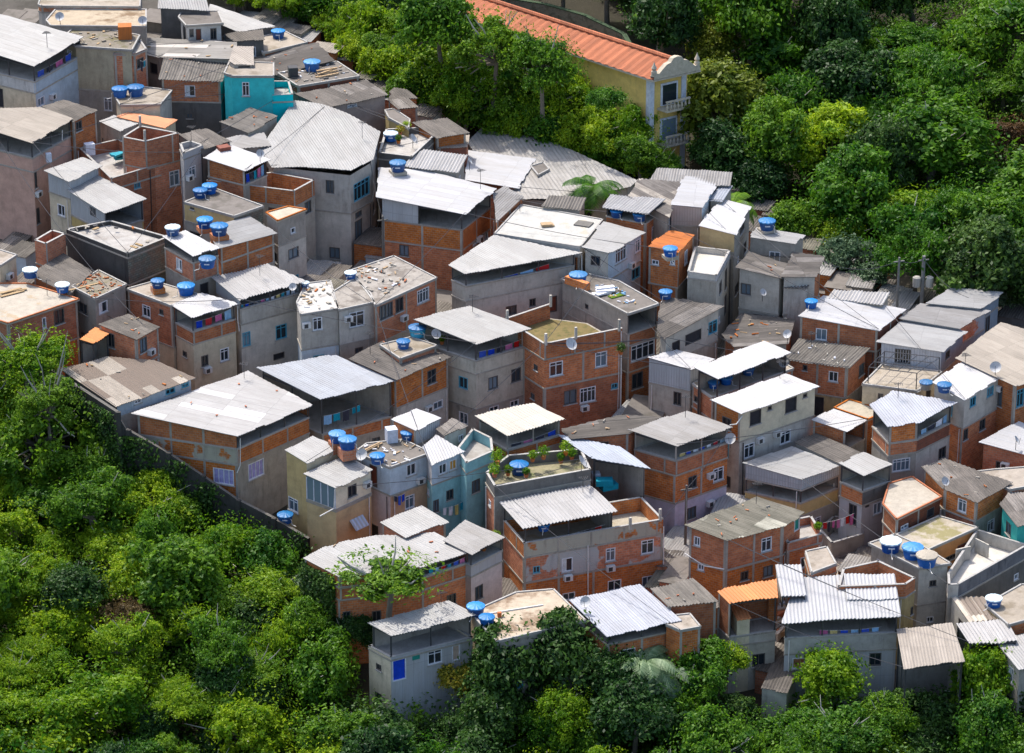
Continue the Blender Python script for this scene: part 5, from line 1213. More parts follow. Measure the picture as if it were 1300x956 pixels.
NAMED = [ # px, py, radius px, kind, colour, label
 (34, 460, 50, 'fine', 'bright', 'bright green round tree touching the brick house at the left edge'),
 (62, 512, 40, 'fine', 'mid', 'green tree touching the brick house yard and the wall top'),
 (645, 852, 60, 'dense', 'dark', 'dark glossy leaved tree in front of the brown stained roof'),
 (722, 845, 66, 'dense', 'dark', 'tall dark leafy tree overlapping the pale blue white roof'),
 (786, 868, 52, 'dense', 'dark', 'dark tree right of the tall dark leafy tree at the bottom'),
 (585, 868, 34, 'mound', 'flower', 'yellow flowering bush at the foot of the whitewashed house'),
 (884, 862, 50, 'dense', 'mid', 'green bushy tree below the brick shed with old sagging roofs'),
 (921, 838, 32, 'dense', 'bright', 'small bright tree beside the orange roofed house wall'),
 (1055, 862, 54, 'dense', 'bright', 'round bright tree in front of the white house with ribbed sheets'),
 (1254, 866, 52, 'dense', 'bright', 'broad layered tree at the bottom right in front of the ribbed roofs'),
 (1072, 332, 32, 'big', 'silver', 'silvery leaved tree left of the power poles'),
 (1106, 352, 28, 'big', 'silver', 'silvery leaved tree just behind the ribbed grey roof shed'),
 (1283, 382, 28, 'big', 'silver', 'silvery leaved tree at the right edge above the beige roof'),
 (1062, 300, 34, 'fine', 'bright', 'yellow green tree above the silvery tree at the forest edge'),
 (1150, 262, 58, 'layer', 'bright', 'wide light green layered tree in front of the dark forest hollow'),
 (918, 140, 62, 'dense', 'yellow', 'large olive yellow tree right of the yellow mansion'),
 (1050, 190, 60, 'dense', 'bright', 'large bright green tree in the middle of the right hand forest'),
 (1010, 285, 40, 'dense', 'mid', 'leafy tree just above the wide blue tank at the forest edge'),
 (960, 232, 46, 'dense', 'dark', 'dark tree beside the long grey ribbed roof'),
 (905, 60, 44, 'fine', 'yellow', 'olive tree behind the carved gable of the mansion'),
 (985, 75, 48, 'big', 'mid', 'coarse leaved tree in the upper forest right of the mansion'),
 (1130, 60, 62, 'layer', 'mid', 'broad feathery tree at the top of the right forest'),
 (1275, 110, 44, 'layer', 'mid', 'feathery tree near the right edge of the upper forest'),
 (1285, 175, 34, 'fine', 'brown', 'reddish tinged tree at the right edge of the forest'),
 (160, 782, 40, 'layer', 'brown', 'brown leaved flat tree in the lower left forest'),
 (388, 762, 34, 'big', 'silver', 'pale grey green tree below the creeper covered house corner'),
 (285, 700, 50, 'fine', 'bright', 'vivid yellow green tree under the retaining wall'),
 (60, 640, 44, 'fine', 'mid', 'soft green tree in the middle of the lower left forest'),
 (185, 640, 50, 'fine', 'bright', 'bright creeper covered tree below the retaining wall'),
 (560, 92, 52, 'fine', 'bright', 'bright yellow green tree above the small brown roofs'),
 (645, 120, 48, 'fine', 'mid', 'dark green bushy tree between the bright trees and the factory roof'),
 (700, 130, 46, 'fine', 'bright', 'light green tree above the curved factory roof'),
 (738, 170, 46, 'fine', 'bright', 'bright green tree hiding the base of the yellow mansion'),
 (730, 90, 40, 'dense', 'dark', 'dark leaved tree overlapping the mansion roof edge'),
 (770, 130, 24, 'mound', 'mid', 'ivy covered tree against the yellow mansion wall'),
 (690, 88, 46, 'fine', 'mid', 'green tree hiding the middle of the long mansion wall'),
 (628, 62, 50, 'fine', 'mid', 'green tree below the left end of the orange tiled roof'),
 (560, 34, 52, 'dense', 'mid', 'leafy tree left of the orange tiled roof at the top edge'),
 (722, 112, 36, 'fine', 'bright', 'bright small tree among the shrubs above the curved factory roof'),
 (470, 40, 50, 'fine', 'bright', 'bright shrubby tree above the tank on the hilltop roofs'),
 (400, 10, 42, 'dense', 'mid', 'green tree at the top edge beside the pale pointed roof'),
]
used = []
for i, (x, y, r, cl) in enumerate([(596, 148, 30, 'mid'), (630, 158, 32, 'bright'), (664, 168, 32, 'bright'), (698, 180, 32, 'mid'), (732, 192, 32, 'bright'), (766, 204, 32, 'bright'), (800, 214, 30, 'bright'), (835, 222, 26, 'mid'), (824, 208, 20, 'bright'), (765, 188, 28, 'mid'), (560, 132, 30, 'bright'), (526, 112, 30, 'mid'), (490, 92, 30, 'bright'), (452, 66, 26, 'bright')]):
    tree(x, y, r, 'mound', cl, '', 'bush', 'shrubs above the factory roof', hc=2.4, name='shrub'); SH = [o for o in C.objects if o.name.startswith('shrub')][-1]; SH['label'] = 'low %s shrub bordering the small hilltop roofs and curved factory roof' % ('green' if cl == 'mid' else 'bright green')
for (x, y, r, kd, cl, lb) in NAMED:
    tree(x, y, r, kd, cl, lb, hc=(9.5 if 'touching the brick house' in lb else 5.0 if (600 < x < 1300 and y > 800) else 3 if y > 860 else 10.5 if 'orange tiled' in lb or 'mansion wall' in lb else 4.5 if (540 < x < 850 and y < 180) else None), cat='bush' if 'bush' in lb and 'bushy' not in lb else 'tree', group='trees of the forest around the houses', name='flowering_bush' if 'flowering' in lb else 'leafy_tree'); used.append((x, y, r))
ZONES = [
 ('foreground slope', [(455, 912), (620, 912), (660, 905), (880, 905), (960, 922), (1010, 905), (1110, 905), (1150, 922), (1220, 905), (1650, 885), (1650, 1060), (455, 1060)], (38, 60), [('dense', 'dark', 3), ('dense', 'mid', 3), ('fine', 'mid', 2), ('fine', 'bright', 1)]),
 ('lower left', [(-330, 425), (-10, 470), (50, 500), (112, 574), (165, 612), (245, 662), (310, 700), (385, 735), (450, 810), (455, 1060), (-330, 1060)], (30, 74), [('fine', 'mid', 2), ('fine', 'bright', 6), ('dense', 'mid', 3), ('dense', 'dark', 2), ('layer', 'bright', 2), ('big', 'bright', 1)]),
 ('hilltop', [(270, -90), (300, -5), (405, 16), (455, 62), (530, 112), (610, 128), (700, 150), (790, 200), (840, 215), (830, 185), (760, 140), (700, 75), (615, 30), (590, -90)], (24, 40), [('fine', 'bright', 5), ('fine', 'mid', 3), ('dense', 'dark', 1)]),
 ('upper right', [(862, 195), (940, 196), (985, 250), (1040, 296), (1140, 318), (1210, 340), (1330, 372), (1650, 420), (1650, -170), (905, -170), (895, 60), (905, 120)], (44, 92), [('dense', 'mid', 4), ('dense', 'dark', 4), ('layer', 'mid', 2), ('fine', 'mid', 2), ('layer', 'bright', 1), ('big', 'mid', 1)]),
 ('behind the mansion', [(600, -160), (905, -160), (890, 40), (850, 50), (815, 30), (760, 0), (680, -40)], (36, 52), [('dense', 'dark', 5), ('dense', 'mid', 2), ('fine', 'dark', 1)]),
]
CN = {'dark': 'dark green', 'mid': 'green', 'bright': 'bright green'}; KN = {'fine': 'fine leaved', 'dense': 'dense leafy', 'layer': 'flat layered', 'big': 'coarse leaved'}
rz = random.Random(11)
for zn, poly, (r0, r1), types in ZONES:
    print(zn, NT[0]); xs = [q[0] for q in poly]; ys = [q[1] for q in poly]; pool = [t for t in types for _ in range(t[2])]; tries = 0
    while tries < (9000 if zn == 'hilltop' else 3500) and NT[0] < 296:
        tries += 1; x, y = rz.uniform(min(xs), max(xs)), rz.uniform(min(ys), max(ys))
        if not inside((x, y), poly): continue
        out = x < -60 or x > 1360 or y > 1000 or y < -60
        r = rz.uniform(r0, r1)*(1.5 if out else 1)
        if any(math.hypot(x-a, (y-b)*1.35) < (r+c)*(.40 if zn == 'hilltop' else .58 if not out else .9) for a, b, c in used): continue
        kd, cl, _ = rz.choice(pool)
        if kd == 'big': r = min(r, 44)
        used.append((x, y, r))
        tree(x, y, r, kd, cl, '%s %s tree in the %s' % (CN[cl], KN[kd], {'lower left': 'lower left forest', 'hilltop': 'thicket above the small roofs', 'upper right': 'upper right forest', 'behind the mansion': 'woods behind the mansion', 'foreground slope': 'foreground slope'}[zn]), group='%s %s trees, %s' % (CN[cl], KN[kd], zn))
print('trees', NT[0])
# ground cover under the trees
rng = np.random.default_rng(5); Pp = []
for zn, poly, _, _ in ZONES:
    poly2 = poly; xs = [q[0] for q in poly]; ys = [q[1] for q in poly]; n = int((max(xs)-min(xs))*(max(ys)-min(ys))/38)
    for _ in range(n):
        x, y = rng.uniform(min(xs), max(xs)), rng.uniform(min(ys), max(ys))
        if inside((x, y), poly2): Pp.append((x, y))
V = []
for x, y in Pp:
    s = hit0(x, y, 0) if False else None
    r = ray(x, y); s = 250.0; st = 8.0
    while s < 700 and CAM[2]+r[2]*s > terr(CAM[0]+r[0]*s, CAM[1]+r[1]*s): s += st
    for _ in range(4):
        st /= 2; s += -st if CAM[2]+r[2]*s < terr(CAM[0]+r[0]*s, CAM[1]+r[1]*s) else st
    V.append(pt(x, y, s))
V = np.array(V); m_ = len(V); lift = rng.uniform(.2, 2.2, (m_, 1))*(rng.uniform(0, 1, (m_, 1)) > .3)
Q = np.repeat(V+lift*np.array([0, 0, 1.0]), 16, 0); dd = rng.normal(size=Q.shape); dd /= np.linalg.norm(dd, axis=1, keepdims=True); Q = Q+dd*rng.uniform(.3, .95, (len(Q), 1))
vv = leaves(Q, dd*.5+np.array([0, 0, .6])+rng.normal(size=Q.shape)*.4, .17, .55, rng); me = quadmesh('undergrowth', vv); me.materials.append(MT['leaf_mid'])
o = bpy.data.objects.new('undergrowth', me); C.objects.link(o); tag(o, 'low green undergrowth covering the slopes beneath the trees', 'undergrowth', kind='stuff')
print('undergrowth quads', len(vv)//4)
# ---------------------------------------------------------------- small things on the roofs
def spot(key, x, y, bi=0, dz=0.0):
    return plane_hit(KEY[key]['b'][bi], x, y, dz)[0]
def dish(key, x, y, r, label, bi=0, dz=0.0, az=None):
    X, Y, Z = spot(key, x, y, bi, dz+.8); rt = empty('satellite_dish', (X, Y, Z-.8), label, 'dish', 'satellite dishes on the roofs'); rd = random.Random(label); az = rd.uniform(-2.2, .2) if az is None else az
    q = MB(); q.tube([(0, 0, 0), (0, 0, .8)], .03, 'steel', 5); q.build('mast', rt)
    q = MB(); ax = np.array([math.cos(az)*.8, math.sin(az)*.8, .6]); u = np.cross(ax, (0, 0, 1)); u /= np.linalg.norm(u); v = np.cross(u, ax); c = np.array([0, 0, .85]); prev = None
    for rr in np.linspace(0, r, 5):
        ring = [tuple(c+u*rr*math.cos(t)+v*rr*math.sin(t)+ax*(rr*rr/r*.35)) for t in np.linspace(0, 2*math.pi, 15)]
        if prev:
            for i in range(14): q.face([prev[i], prev[i+1], ring[i+1], ring[i]], 'dish')
        prev = ring
    q.build('bowl', rt)
    q = MB(); q.tube([tuple(c-v*r), tuple(c+ax*r*1.1)], .02, 'steel', 4); q.build('feed_arm', rt)
for a in [('A6', 330, 196, .4, 'small grey dish on the right end of the white roof with a brown box'), ('D1', 181, 27, .45, 'grey dish on the brick corner of the stained beige house'), ('D2', 76, 22, .45, 'dark dish at the left of the stained top slab', 1),
          ('B20', 596, 206, .4, 'small dish beside the ribbed roof behind the bright white roof'), ('B30', 724, 438, .55, 'white dish on the parapet of the moss roofed brick house'), ('C2', 996, 461, .5, 'grey dish at the right end of the long canopy terrace', 1),
          ('B3', 553, 425, .45, 'grey dish on the raised slab right of the tanks', 1), ('B35', 738, 588, .6, 'large grey mesh dish at the corner of the plant roof'), ('C51', 460, 578, .5, 'white dish lying on the cluttered dark roof'),
          ('C43', 744, 765, .45, 'dark dish on the pale blue white roof'), ('C22', 1264, 467, .5, 'mesh dish on the edge of the white roof below the metal house'), ('C31', 1199, 612, .4, 'small dish on the old brown box house roof'),
          ('B18', 524, 178, .55, 'white dish among the pots of the dark walled terrace', 0, -.5), ('C1', 928, 558, .5, 'round white dish at the corner of the cream house', 0, -2.6), ('C14', 1000, 425, .4, 'small dish on the broken brown roof'),
          ('C13', 968, 372, .35, 'brown dish on the grey wall with a square window', 0, -2.2), ('C32', 1290, 560, .4, 'little dish on the white roof at the right edge'), ('A9', 372, 365, .35, 'small dish on the ribbed roof over the laundry')]: dish(*a)
def potplant(key, x, y, r, label, bi=0, dz=0.0, col='bright', hgt=.5):
    X, Y, Z = spot(key, x, y, bi, dz); rt = empty('potted_plant', (X, Y, Z), label, 'plant', 'potted plants on the terraces')
    q = MB(); q.lathe((0, 0, 0), [(.0, 0), (.15, 0), (.22, .32), (.18, .32), (0, .28)], 'terracotta', 10); q.build('pot', rt)
    rg_ = np.random.default_rng(int(x*y)); n = 260; d = rg_.normal(size=(n, 3)); d /= np.linalg.norm(d, axis=1, keepdims=True); p = d*r*rg_.uniform(.4, 1, (n, 1))*np.array([1, 1, .9])+np.array([0, 0, .3+r*.8])
    me = quadmesh('foliage', leaves(p, d+rg_.normal(size=(n, 3))*.5, .10, .4, rg_)); me.materials.append(MT['leaf_'+col]); o = bpy.data.objects.new('foliage', me); C.objects.link(o); o.parent = rt
for a in [('B35', 632, 590, .75, 'tall bushy plant at the left corner of the plant roof'), ('B35', 628, 606, .6, 'leafy plant hanging over the left parapet of the plant roof'), ('B35', 676, 586, .45, 'small plant just right of the big open tank'),
          ('B35', 690, 583, .6, 'bright round plant in the middle of the plant roof'), ('B35', 712, 588, .4, 'low plant near the front of the plant roof', 0, -.7, 'mid'), ('B35', 718, 578, .65, 'broad yellow green plant right of the middle of the plant roof'),
          ('B35', 726, 584, .5, 'plant beside the grey mesh dish on the plant roof', 0, -.7, 'mid'), ('B35', 645, 604, .4, 'small plant in front of the big open tank', 0, -.7, 'mid'), ('B35', 668, 606, .35, 'tiny plant along the front parapet of the plant roof', 0, -.7, 'mid'),
          ('B18', 508, 172, .5, 'flowering plant on the dark walled terrace', 0, -.4, 'flower'), ('B18', 516, 168, .55, 'green plant at the back of the dark walled terrace', 0, -.4), ('B18', 506, 182, .35, 'small pot plant at the front of the dark walled terrace', 0, -.4, 'mid'),
          ('C48', 628, 690, .55, 'yellow green plant on the blue balcony', 0, -1.2), ('C48', 614, 700, .4, 'dark plant on the blue balcony', 0, -1.3, 'dark'), ('B3', 561, 437, .3, 'small potted plant on the edge of the brown roof beside the raised slab'),
          ('B30', 788, 450, .5, 'fern growing from the wall joint of the moss roofed brick house', 0, -1.5, 'dark'), ('C29', 1038, 676, .4, 'small plant on the parapet beside the green door', 1, 0, 'bright')]: potplant(*a)
def laundry(key, bi, e, x0, x1, ypx, n, label, out=.12):
    b = KEY[key]['b'][bi]; wp = b['wp']; a, d, l, nn = face_frame(b, wp, e); u0, z0 = hit_face(b, wp, e, x0, ypx[0]); u1, z1 = hit_face(b, wp, e, x1, ypx[1])
    P = lambda t, o=0: (a[0]+d[0]*(u0+(u1-u0)*t)+nn[0]*(out+o), a[1]+d[1]*(u0+(u1-u0)*t)+nn[1]*(out+o), z0+(z1-z0)*t-.15*math.sin(math.pi*t))
    rt = empty('laundry_line', P(0), label, 'laundry', 'lines of drying clothes'); rd = random.Random(label); q = MB(); q.tube([P(i/8) for i in range(9)], .012, 'pvc', 4); q.build('cord', rt, P(0))
    for i in range(n):
        t0 = (i+.12)/n; t1 = t0+rd.uniform(.55, .85)/n; hh = rd.uniform(.5, 1.1); q = MB(); m_ = 'cloth%d' % rd.randrange(8); K = 4; pv = None; wv = rd.uniform(0, 6)
        for k in range(K+1):
            p = P(t0+(t1-t0)*k/K); o = .05*math.sin(k*1.7+wv); top_ = (p[0], p[1], p[2]); bt = (p[0]+nn[0]*o, p[1]+nn[1]*o, p[2]-hh*(1-.06*(k % 2)))
            if pv: q.face([pv[1], bt, top_, pv[0]], m_); off = lambda v: (v[0]-nn[0]*.02, v[1]-nn[1]*.02, v[2]); q.face([off(pv[0]), off(top_), off(bt), off(pv[1])], m_)
            pv = (top_, bt)
        q.build('garment', rt, P(0))
laundry('A9', 0, 1, 306, 378, (389, 366), 11, 'long row of dark clothes drying under the ribbed roof', -.25)
laundry('A6', 0, 1, 314, 338, (222, 208), 5, 'blue clothes drying under the white roof with a brown box', -.2)
laundry('C28', 1, 1, 1050, 1090, (667, 655), 7, 'colourful clothes drying on the terrace of the narrow white house', -.6)
laundry('C47', 0, 2, 545, 592, (724, 708), 6, 'white shirts drying in the open gallery of the broad roofed brick house', -.15)
laundry('C51', 0, 1, 497, 512, (628, 624), 3, 'pink cloth hanging at the front of the light blue house', .3)
laundry('C53', 0, 1, 556, 585, (642, 632), 4, 'clothes on a rack at the pale blue house', .6)
laundry('D1', 1, 1, 178, 186, (76, 74), 2, 'small red and dark clothes in the brick room at the top left', .2)
# boxes, planks and loose bricks
def slabthing(nm, key, x, y, sx, sy, sz, mat, yaw, label, cat, bi=0, dz=0.0, n=1):
    X, Y, Z = spot(key, x, y, bi, dz); rt = MB(); rd = random.Random(label)
    for i in range(n):
        c = (rd.uniform(-.25, .25)*(n > 1), rd.uniform(-.5, .5)*(n > 1), sz/2+i*sz*.9)
        rt.cbox(c, sx, sy, sz, mat, yaw+rd.uniform(-.4, .4)*(n > 1))
    o = rt.build(nm); o.location = (X, Y, Z); tag(o, label, cat); return o
slabthing('roof_hatch', 'A6', 284, 190, 1.1, .9, .35, 'doorbrown', .5, 'square brown hatch box on the white roof', 'hatch')
slabthing('brick_water_box', 'D1', 159, 48, 1.3, 1.3, 1.3, 'rust', .1, 'orange brick water box on the mossy rubble roof', 'water box')
slabthing('roof_hatch', 'B26', 741, 285, 1.5, 1.2, .12, 'dconcrete', -.4, 'dark glazed hatch in the stained white flat roof', 'hatch')
slabthing('twig_heap', 'B26', 695, 286, 1.0, .7, .15, 'wood', .4, 'little heap of twigs on the stained white flat roof', 'debris', n=2)
slabthing('plank_stack', 'A11', 14, 372, 2.3, .3, .06, 'wood', .3, 'pale planks lying on the cream white roof at the left edge', 'planks', n=4)
slabthing('plank_stack', 'C51', 470, 572, 2.4, .14, .08, 'wood', .9, 'loose timber planks on the cluttered dark roof', 'planks', n=4)
slabthing('white_cistern', 'C51', 497, 560, .9, .9, 1.2, 'wmansion', .3, 'tall white box cistern on the cluttered dark roof', 'cistern')
slabthing('tarpaulin_pile', 'B36', 678, 745, 2.6, 1.2, .12, 'steel', .3, 'stack of black corrugated sheets behind the stained slab', 'sheets', bi=1, dz=-5.6, n=6)
slabthing('junk_pile', 'B29', 765, 372, 1.7, .5, .14, 'cloth0', .5, 'pile of pale junk and cloth on the debris strewn grey house', 'junk', n=4)
slabthing('brick_stack', 'B29', 733, 364, 2.6, .5, .7, 'brick', -.75, 'long low stack of bricks on the edge of the debris strewn grey house', 'bricks')
slabthing('green_mat', 'B29', 783, 376, 1.5, .6, .1, 'leaf_bright' if 'leaf_bright' in MT else 'slab', .6, 'green plastic sheet bundle on the debris strewn grey house', 'junk')
slabthing('white_cabinet', 'A4', 114, 196, .9, .7, 1.1, 'wmansion', .4, 'white cabinet standing on the unfinished brick terrace', 'cabinet', bi=1, dz=-1)
slabthing('junk_pile', 'A4', 150, 202, 1.2, .6, .2, 'cloth3', .7, 'heap of buckets and cloth on the unfinished brick terrace', 'junk', bi=1, dz=-1, n=4)
slabthing('plank_stack', 'A12', 105, 365, 3.4, .2, .08, 'wood', .6, 'long pale plank on the brown roofs beside the mould stained yard', 'planks', n=1)
slabthing('plank_stack', 'C44', 650, 775, 5.2, .1, .1, 'pvc', .33, 'long white pipe lying across the brown stained roof', 'pipe')
slabthing('flower_pot', 'C44', 634, 783, .3, .3, .4, 'terracotta', .2, 'orange clay pot on the brown stained roof', 'pot')
slabthing('wooden_box', 'B14', 372, 97, .9, .9, 1.0, 'steel', .2, 'black bin on the cluttered dark roof right of the turquoise house', 'bin')
slabthing('plank_stack', 'B14', 415, 95, 2.2, .2, .1, 'wood', .5, 'timber scraps on the cluttered dark roof right of the turquoise house', 'planks', n=5)
slabthing('steel_frame_bed', 'C35', 1222, 712, 1.4, .12, 1.2, 'lconcrete', .45, 'low dividing wall between the cream floored roof terraces', 'wall', dz=-1)
slabthing('dividing_wall', 'C35', 1246, 704, 1.5, .12, 1.2, 'lconcrete', -.9, 'short cross wall on the cream floored roof terraces', 'wall', dz=-1)
slabthing('plastic_sheet', 'B34', 770, 622, 1.4, .9, .5, 'cloth3', .4, 'crumpled blue plastic sheet in the cluttered patio', 'sheet', dz=-2.6, n=2)
slabthing('washing_machine', 'B34', 756, 612, .7, .7, .9, 'wmansion', .2, 'white washing machine in the cluttered patio', 'appliance', dz=-2.6)
slabthing('barbecue', 'C41', 980, 786, .7, .7, 2.0, 'brick', .1, 'brick barbecue with chimney on the orange roofed terrace', 'barbecue', dz=-3.0)
slabthing('white_chair', 'A2', 62, 205, .5, .5, .8, 'wmansion', .3, 'white plastic chair on the pink balcony', 'chair', dz=-2.4)
# broken tiles and rubble
def rubble(key, bi, n, label, mats=('cloth0', 'terracotta', 'concrete', 'wood', 'lconcrete', 'lconcrete', 'dconcrete', 'wood'), sz=.35, zone=None):
    b = KEY[key]['b'][bi]; rd = random.Random(label); q = MB(); xs = [v[0] for v in (zone or b['p'])]; ys = [v[1] for v in (zone or b['p'])]; k = 0
    o0 = b['w3'][1]
    while k < n:
        x, y = rd.uniform(min(xs), max(xs)), rd.uniform(min(ys), max(ys))
        if not inside((x, y), zone or b['p']): continue
        X, Y, Z = plane_hit(b, x, y, .08)[0]; k += 1
        if not inside((X, Y), b['wp']): continue
        q.cbox((X, Y, Z+rd.uniform(-.06, .04)), rd.uniform(.12, sz*1.9), rd.uniform(.06, sz*.6), rd.uniform(.04, .14), rd.choice(mats), rd.uniform(0, 3))
    o = q.build('rubble', None, o0); o.location = o0; tag(o, label, 'rubble', kind='stuff')
rubble('B4', 0, 75, 'white building rubble and boards scattered over the long flat roof', zone=[(425, 350), (470, 385), (520, 360), (500, 330), (450, 335)])
rubble('B4', 2, 32, 'pale broken rubble on the left end of the long flat roof'); rubble('A12', 0, 60, 'orange broken tiles on the brown roof of the grey house', ('terracotta', 'terracotta', 'slab', 'wood'), .25)
rubble('D1', 0, 40, 'stones and scraps on the mossy rubble roof at the top left', ('concrete', 'wood', 'slab')); rubble('B14', 0, 45, 'scrap boards on the cluttered dark roof', ('wood', 'concrete', 'dconcrete', 'cloth0'))
rubble('C51', 0, 30, 'scraps on the roof of the light blue house', ('wood', 'cloth0', 'concrete')); rubble('B8', 0, 14, 'loose boards on the long patched roofs', ('concrete', 'wood')); rubble('C16', 0, 16, 'white bird droppings and chips on the ribbed brown roof', ('cloth0', 'lconcrete'), .16)
rubble('C14', 0, 26, 'broken sheet pieces on the broken brown roof', ('concrete', 'wood', 'terracotta')); rubble('B29', 0, 30, 'scraps on the narrow grey and brick house roof', ('cloth0', 'cloth7', 'wood'), .3, [(757, 362), (785, 385), (815, 385), (780, 360)])
# pergola frame
b = KEY['C21']['b'][0]; rt = empty('pergola_frame', spot('C21', 1165, 495), 'black steel pergola frame standing on the cream terrace', 'pergola'); og = rt.location[:]
cs = [spot('C21', *q) for q in ((1102, 486), (1163, 494), (1192, 474), (1122, 466))]; q = MB()
for c in cs: q.tube([c, (c[0], c[1], c[2]+1.5)], .05, 'steel', 5)
lerp = lambda a, c, t: tuple(a[i]+(c[i]-a[i])*t for i in range(3))
up = [(c[0], c[1], c[2]+1.5) for c in cs]
for t in np.linspace(0, 1, 6): q.tube([lerp(up[0], up[1], t), lerp(up[3], up[2], t)], .04, 'steel', 4)
for t in np.linspace(0, 1, 4): q.tube([lerp(up[0], up[3], t), lerp(up[1], up[2], t)], .04, 'steel', 4)
q.build('frame', rt, og)
# poles, transformers and cables
def pole(x, yb, yt, label, r=.14, key=None, mat='pole', base=0.0):
    s = hit(x, yb, base); p = pt(x, yb, s); top = pt(x, yt, s); rt = empty('utility_pole', (p[0], p[1], p[2]-base), label, 'pole', 'utility poles'); h_ = top[2]-p[2]+base
    q = MB(); q.tube([(0, 0, -.3), (0, 0, h_)], [r, r*.7], mat, 8); q.build('post', rt); q = MB(); q.cbox((0, 0, h_-.4), 1.0, .10, .10, mat, .3); q.build('crossarm', rt); return (p[0], p[1], p[2]-base+h_-.3), rt, h_
T1 = pole(395, 135, 86, 'thin dark pole beside the large curved roof'); T2 = pole(1139, 386, 316, 'slim grey pole left of the transformer pole', base=3.5); T3 = pole(1170, 386, 314, 'thick pole carrying two grey transformers', .22, base=3.5)
T4 = pole(870, 690, 600, 'slim dark pole beside the brick terrace house', mat='frame_dark', base=3.0); T5 = pole(487, 345, 262, 'dark green pole between the tower house and the white roofed brick house', mat='dconcrete', base=2.0); T6 = pole(116, 425, 372, 'grey pole beside the grey house with broken tiles', base=2.0)
for dx in (-.55, .6):
    q = MB(); q.lathe((dx, 0, T3[2]-3.0), [(0, 0), (.36, .02), (.38, .9), (.25, 1.0), (0, 1.05)], 'lconcrete', 12); q.build('transformer', T3[1])
def cable(a, c, sag, label):
    q = MB(); q.tube([(a[0]+(c[0]-a[0])*t, a[1]+(c[1]-a[1])*t, a[2]+(c[2]-a[2])*t-4*sag*t*(1-t)) for t in np.linspace(0, 1, 18)], .028, 'steel', 4); o = q.build('cable', None, a); o.location = a; tag(o, label, 'cable', 'overhead cables')
cable(T2[0], T3[0], .3, 'short cable joining the two poles at the right forest edge'); cable(T3[0], spot('C18', 1230, 378), .6, 'cable from the transformer pole to the pale grey roof'); cable(T2[0], spot('C13', 1040, 330), .9, 'long cable from the slim pole to the grey walled house')
cable(T4[0], spot('B37', 925, 545), .4, 'cable from the slim dark pole to the brick terrace house'); cable(T4[0], spot('C29', 872, 668), .5, 'cable from the slim dark pole to the weathered brick house'); cable(T4[0], spot('B36', 835, 662, 1), .4, 'cable from the slim dark pole to the long brick house')
cable(T1[0], spot('B13', 400, 60), .4, 'cable from the thin dark pole to the dark fibre cement roof'); cable(T1[0], spot('B6', 345, 97), .4, 'cable from the thin dark pole to the turquoise house'); cable(T5[0], spot('B5', 470, 205), .4, 'cable from the dark green pole to the tower house')
cable(spot('A2', 0, 180), spot('A13', 190, 420), 1.2, 'cable crossing the pink house towards the small brick house'); cable(T6[0], spot('A13', 165, 410), .4, 'cable from the grey pole to the small brick house'); cable(T6[0], spot('A11', 60, 370), .3, 'cable from the grey pole to the cream white roof')
# palms
def palm(px, py, hgt, fl, nf, label, mat, hc):
    s = hit(px, py, hc); p = pt(px, py, s); gz_ = terr(p[0], p[1]); rt = empty('palm_tree', (p[0], p[1], gz_), label, 'palm tree', 'palm trees'); T_ = p[2]-gz_; rd = np.random.default_rng(int(px))
    q = MB(); q.tube([(0, 0, -1), (.15, 0, T_*.5), (0, 0, T_)], [.22, .17, .15], 'bark_pale', 8); q.build('trunk', rt); V = []
    for i in range(nf):
        a = i*2.399; el = rd.uniform(.1, 1.1); dr = np.array([math.cos(a), math.sin(a)]); pts_ = []; x = 0; z = T_; e = el
        for k in range(15):
            pts_.append((dr[0]*x, dr[1]*x, z)); x += fl/14*math.cos(e); z += fl/14*math.sin(e); e -= .13
        pts_ = np.array(pts_); sidev = np.array([-dr[1], dr[0], 0])
        for k in range(1, 14):
            w_ = .75*math.sin(math.pi*(k+1)/16)*fl/3
            for sg in (-1, 1):
                for j in (0, .5):
                    a0 = pts_[k]+(pts_[k+1]-pts_[k])*j; b0_ = a0+(pts_[k+1]-pts_[k])*.5; tip = a0+sidev*sg*w_+(pts_[k+1]-pts_[k])*1.2-np.array([0, 0, w_*.45]); tip2 = tip+(pts_[k+1]-pts_[k])*.2; V += [a0, b0_, tip2, tip]
    me = quadmesh('fronds', np.array(V)); me.materials.append(MT[mat]); o = bpy.data.objects.new('fronds', me); C.objects.link(o); o.parent = rt
palm(752, 238, 6, 3.3, 17, 'coconut palm rising before the curved factory roof', 'leaf_mid', 7.0)
palm(818, 842, 5, 3.2, 24, 'pale feathery palm at the bottom beside the dark trees', 'leaf_silver', 6.5); palm(850, 856, 5, 3.0, 18, 'second lower pale palm at the bottom', 'leaf_silver', 5.5)
palm(590, 112, 5, 3.0, 18, 'palm hidden in the thicket above the factory roof', 'leaf_mid', 5.0)
tree(492, 735, 56, 'open', 'mid', 'slender open crowned tree in front of the broad roofed brick house', hc=9.0, group='trees of the forest around the houses', sz=.62)
tree(790, 240, 16, 'mound', 'dark', 'small dark bush at the end of the curved factory roof', 'bush', hc=2.5, name='bush', group='bushes between the roofs')
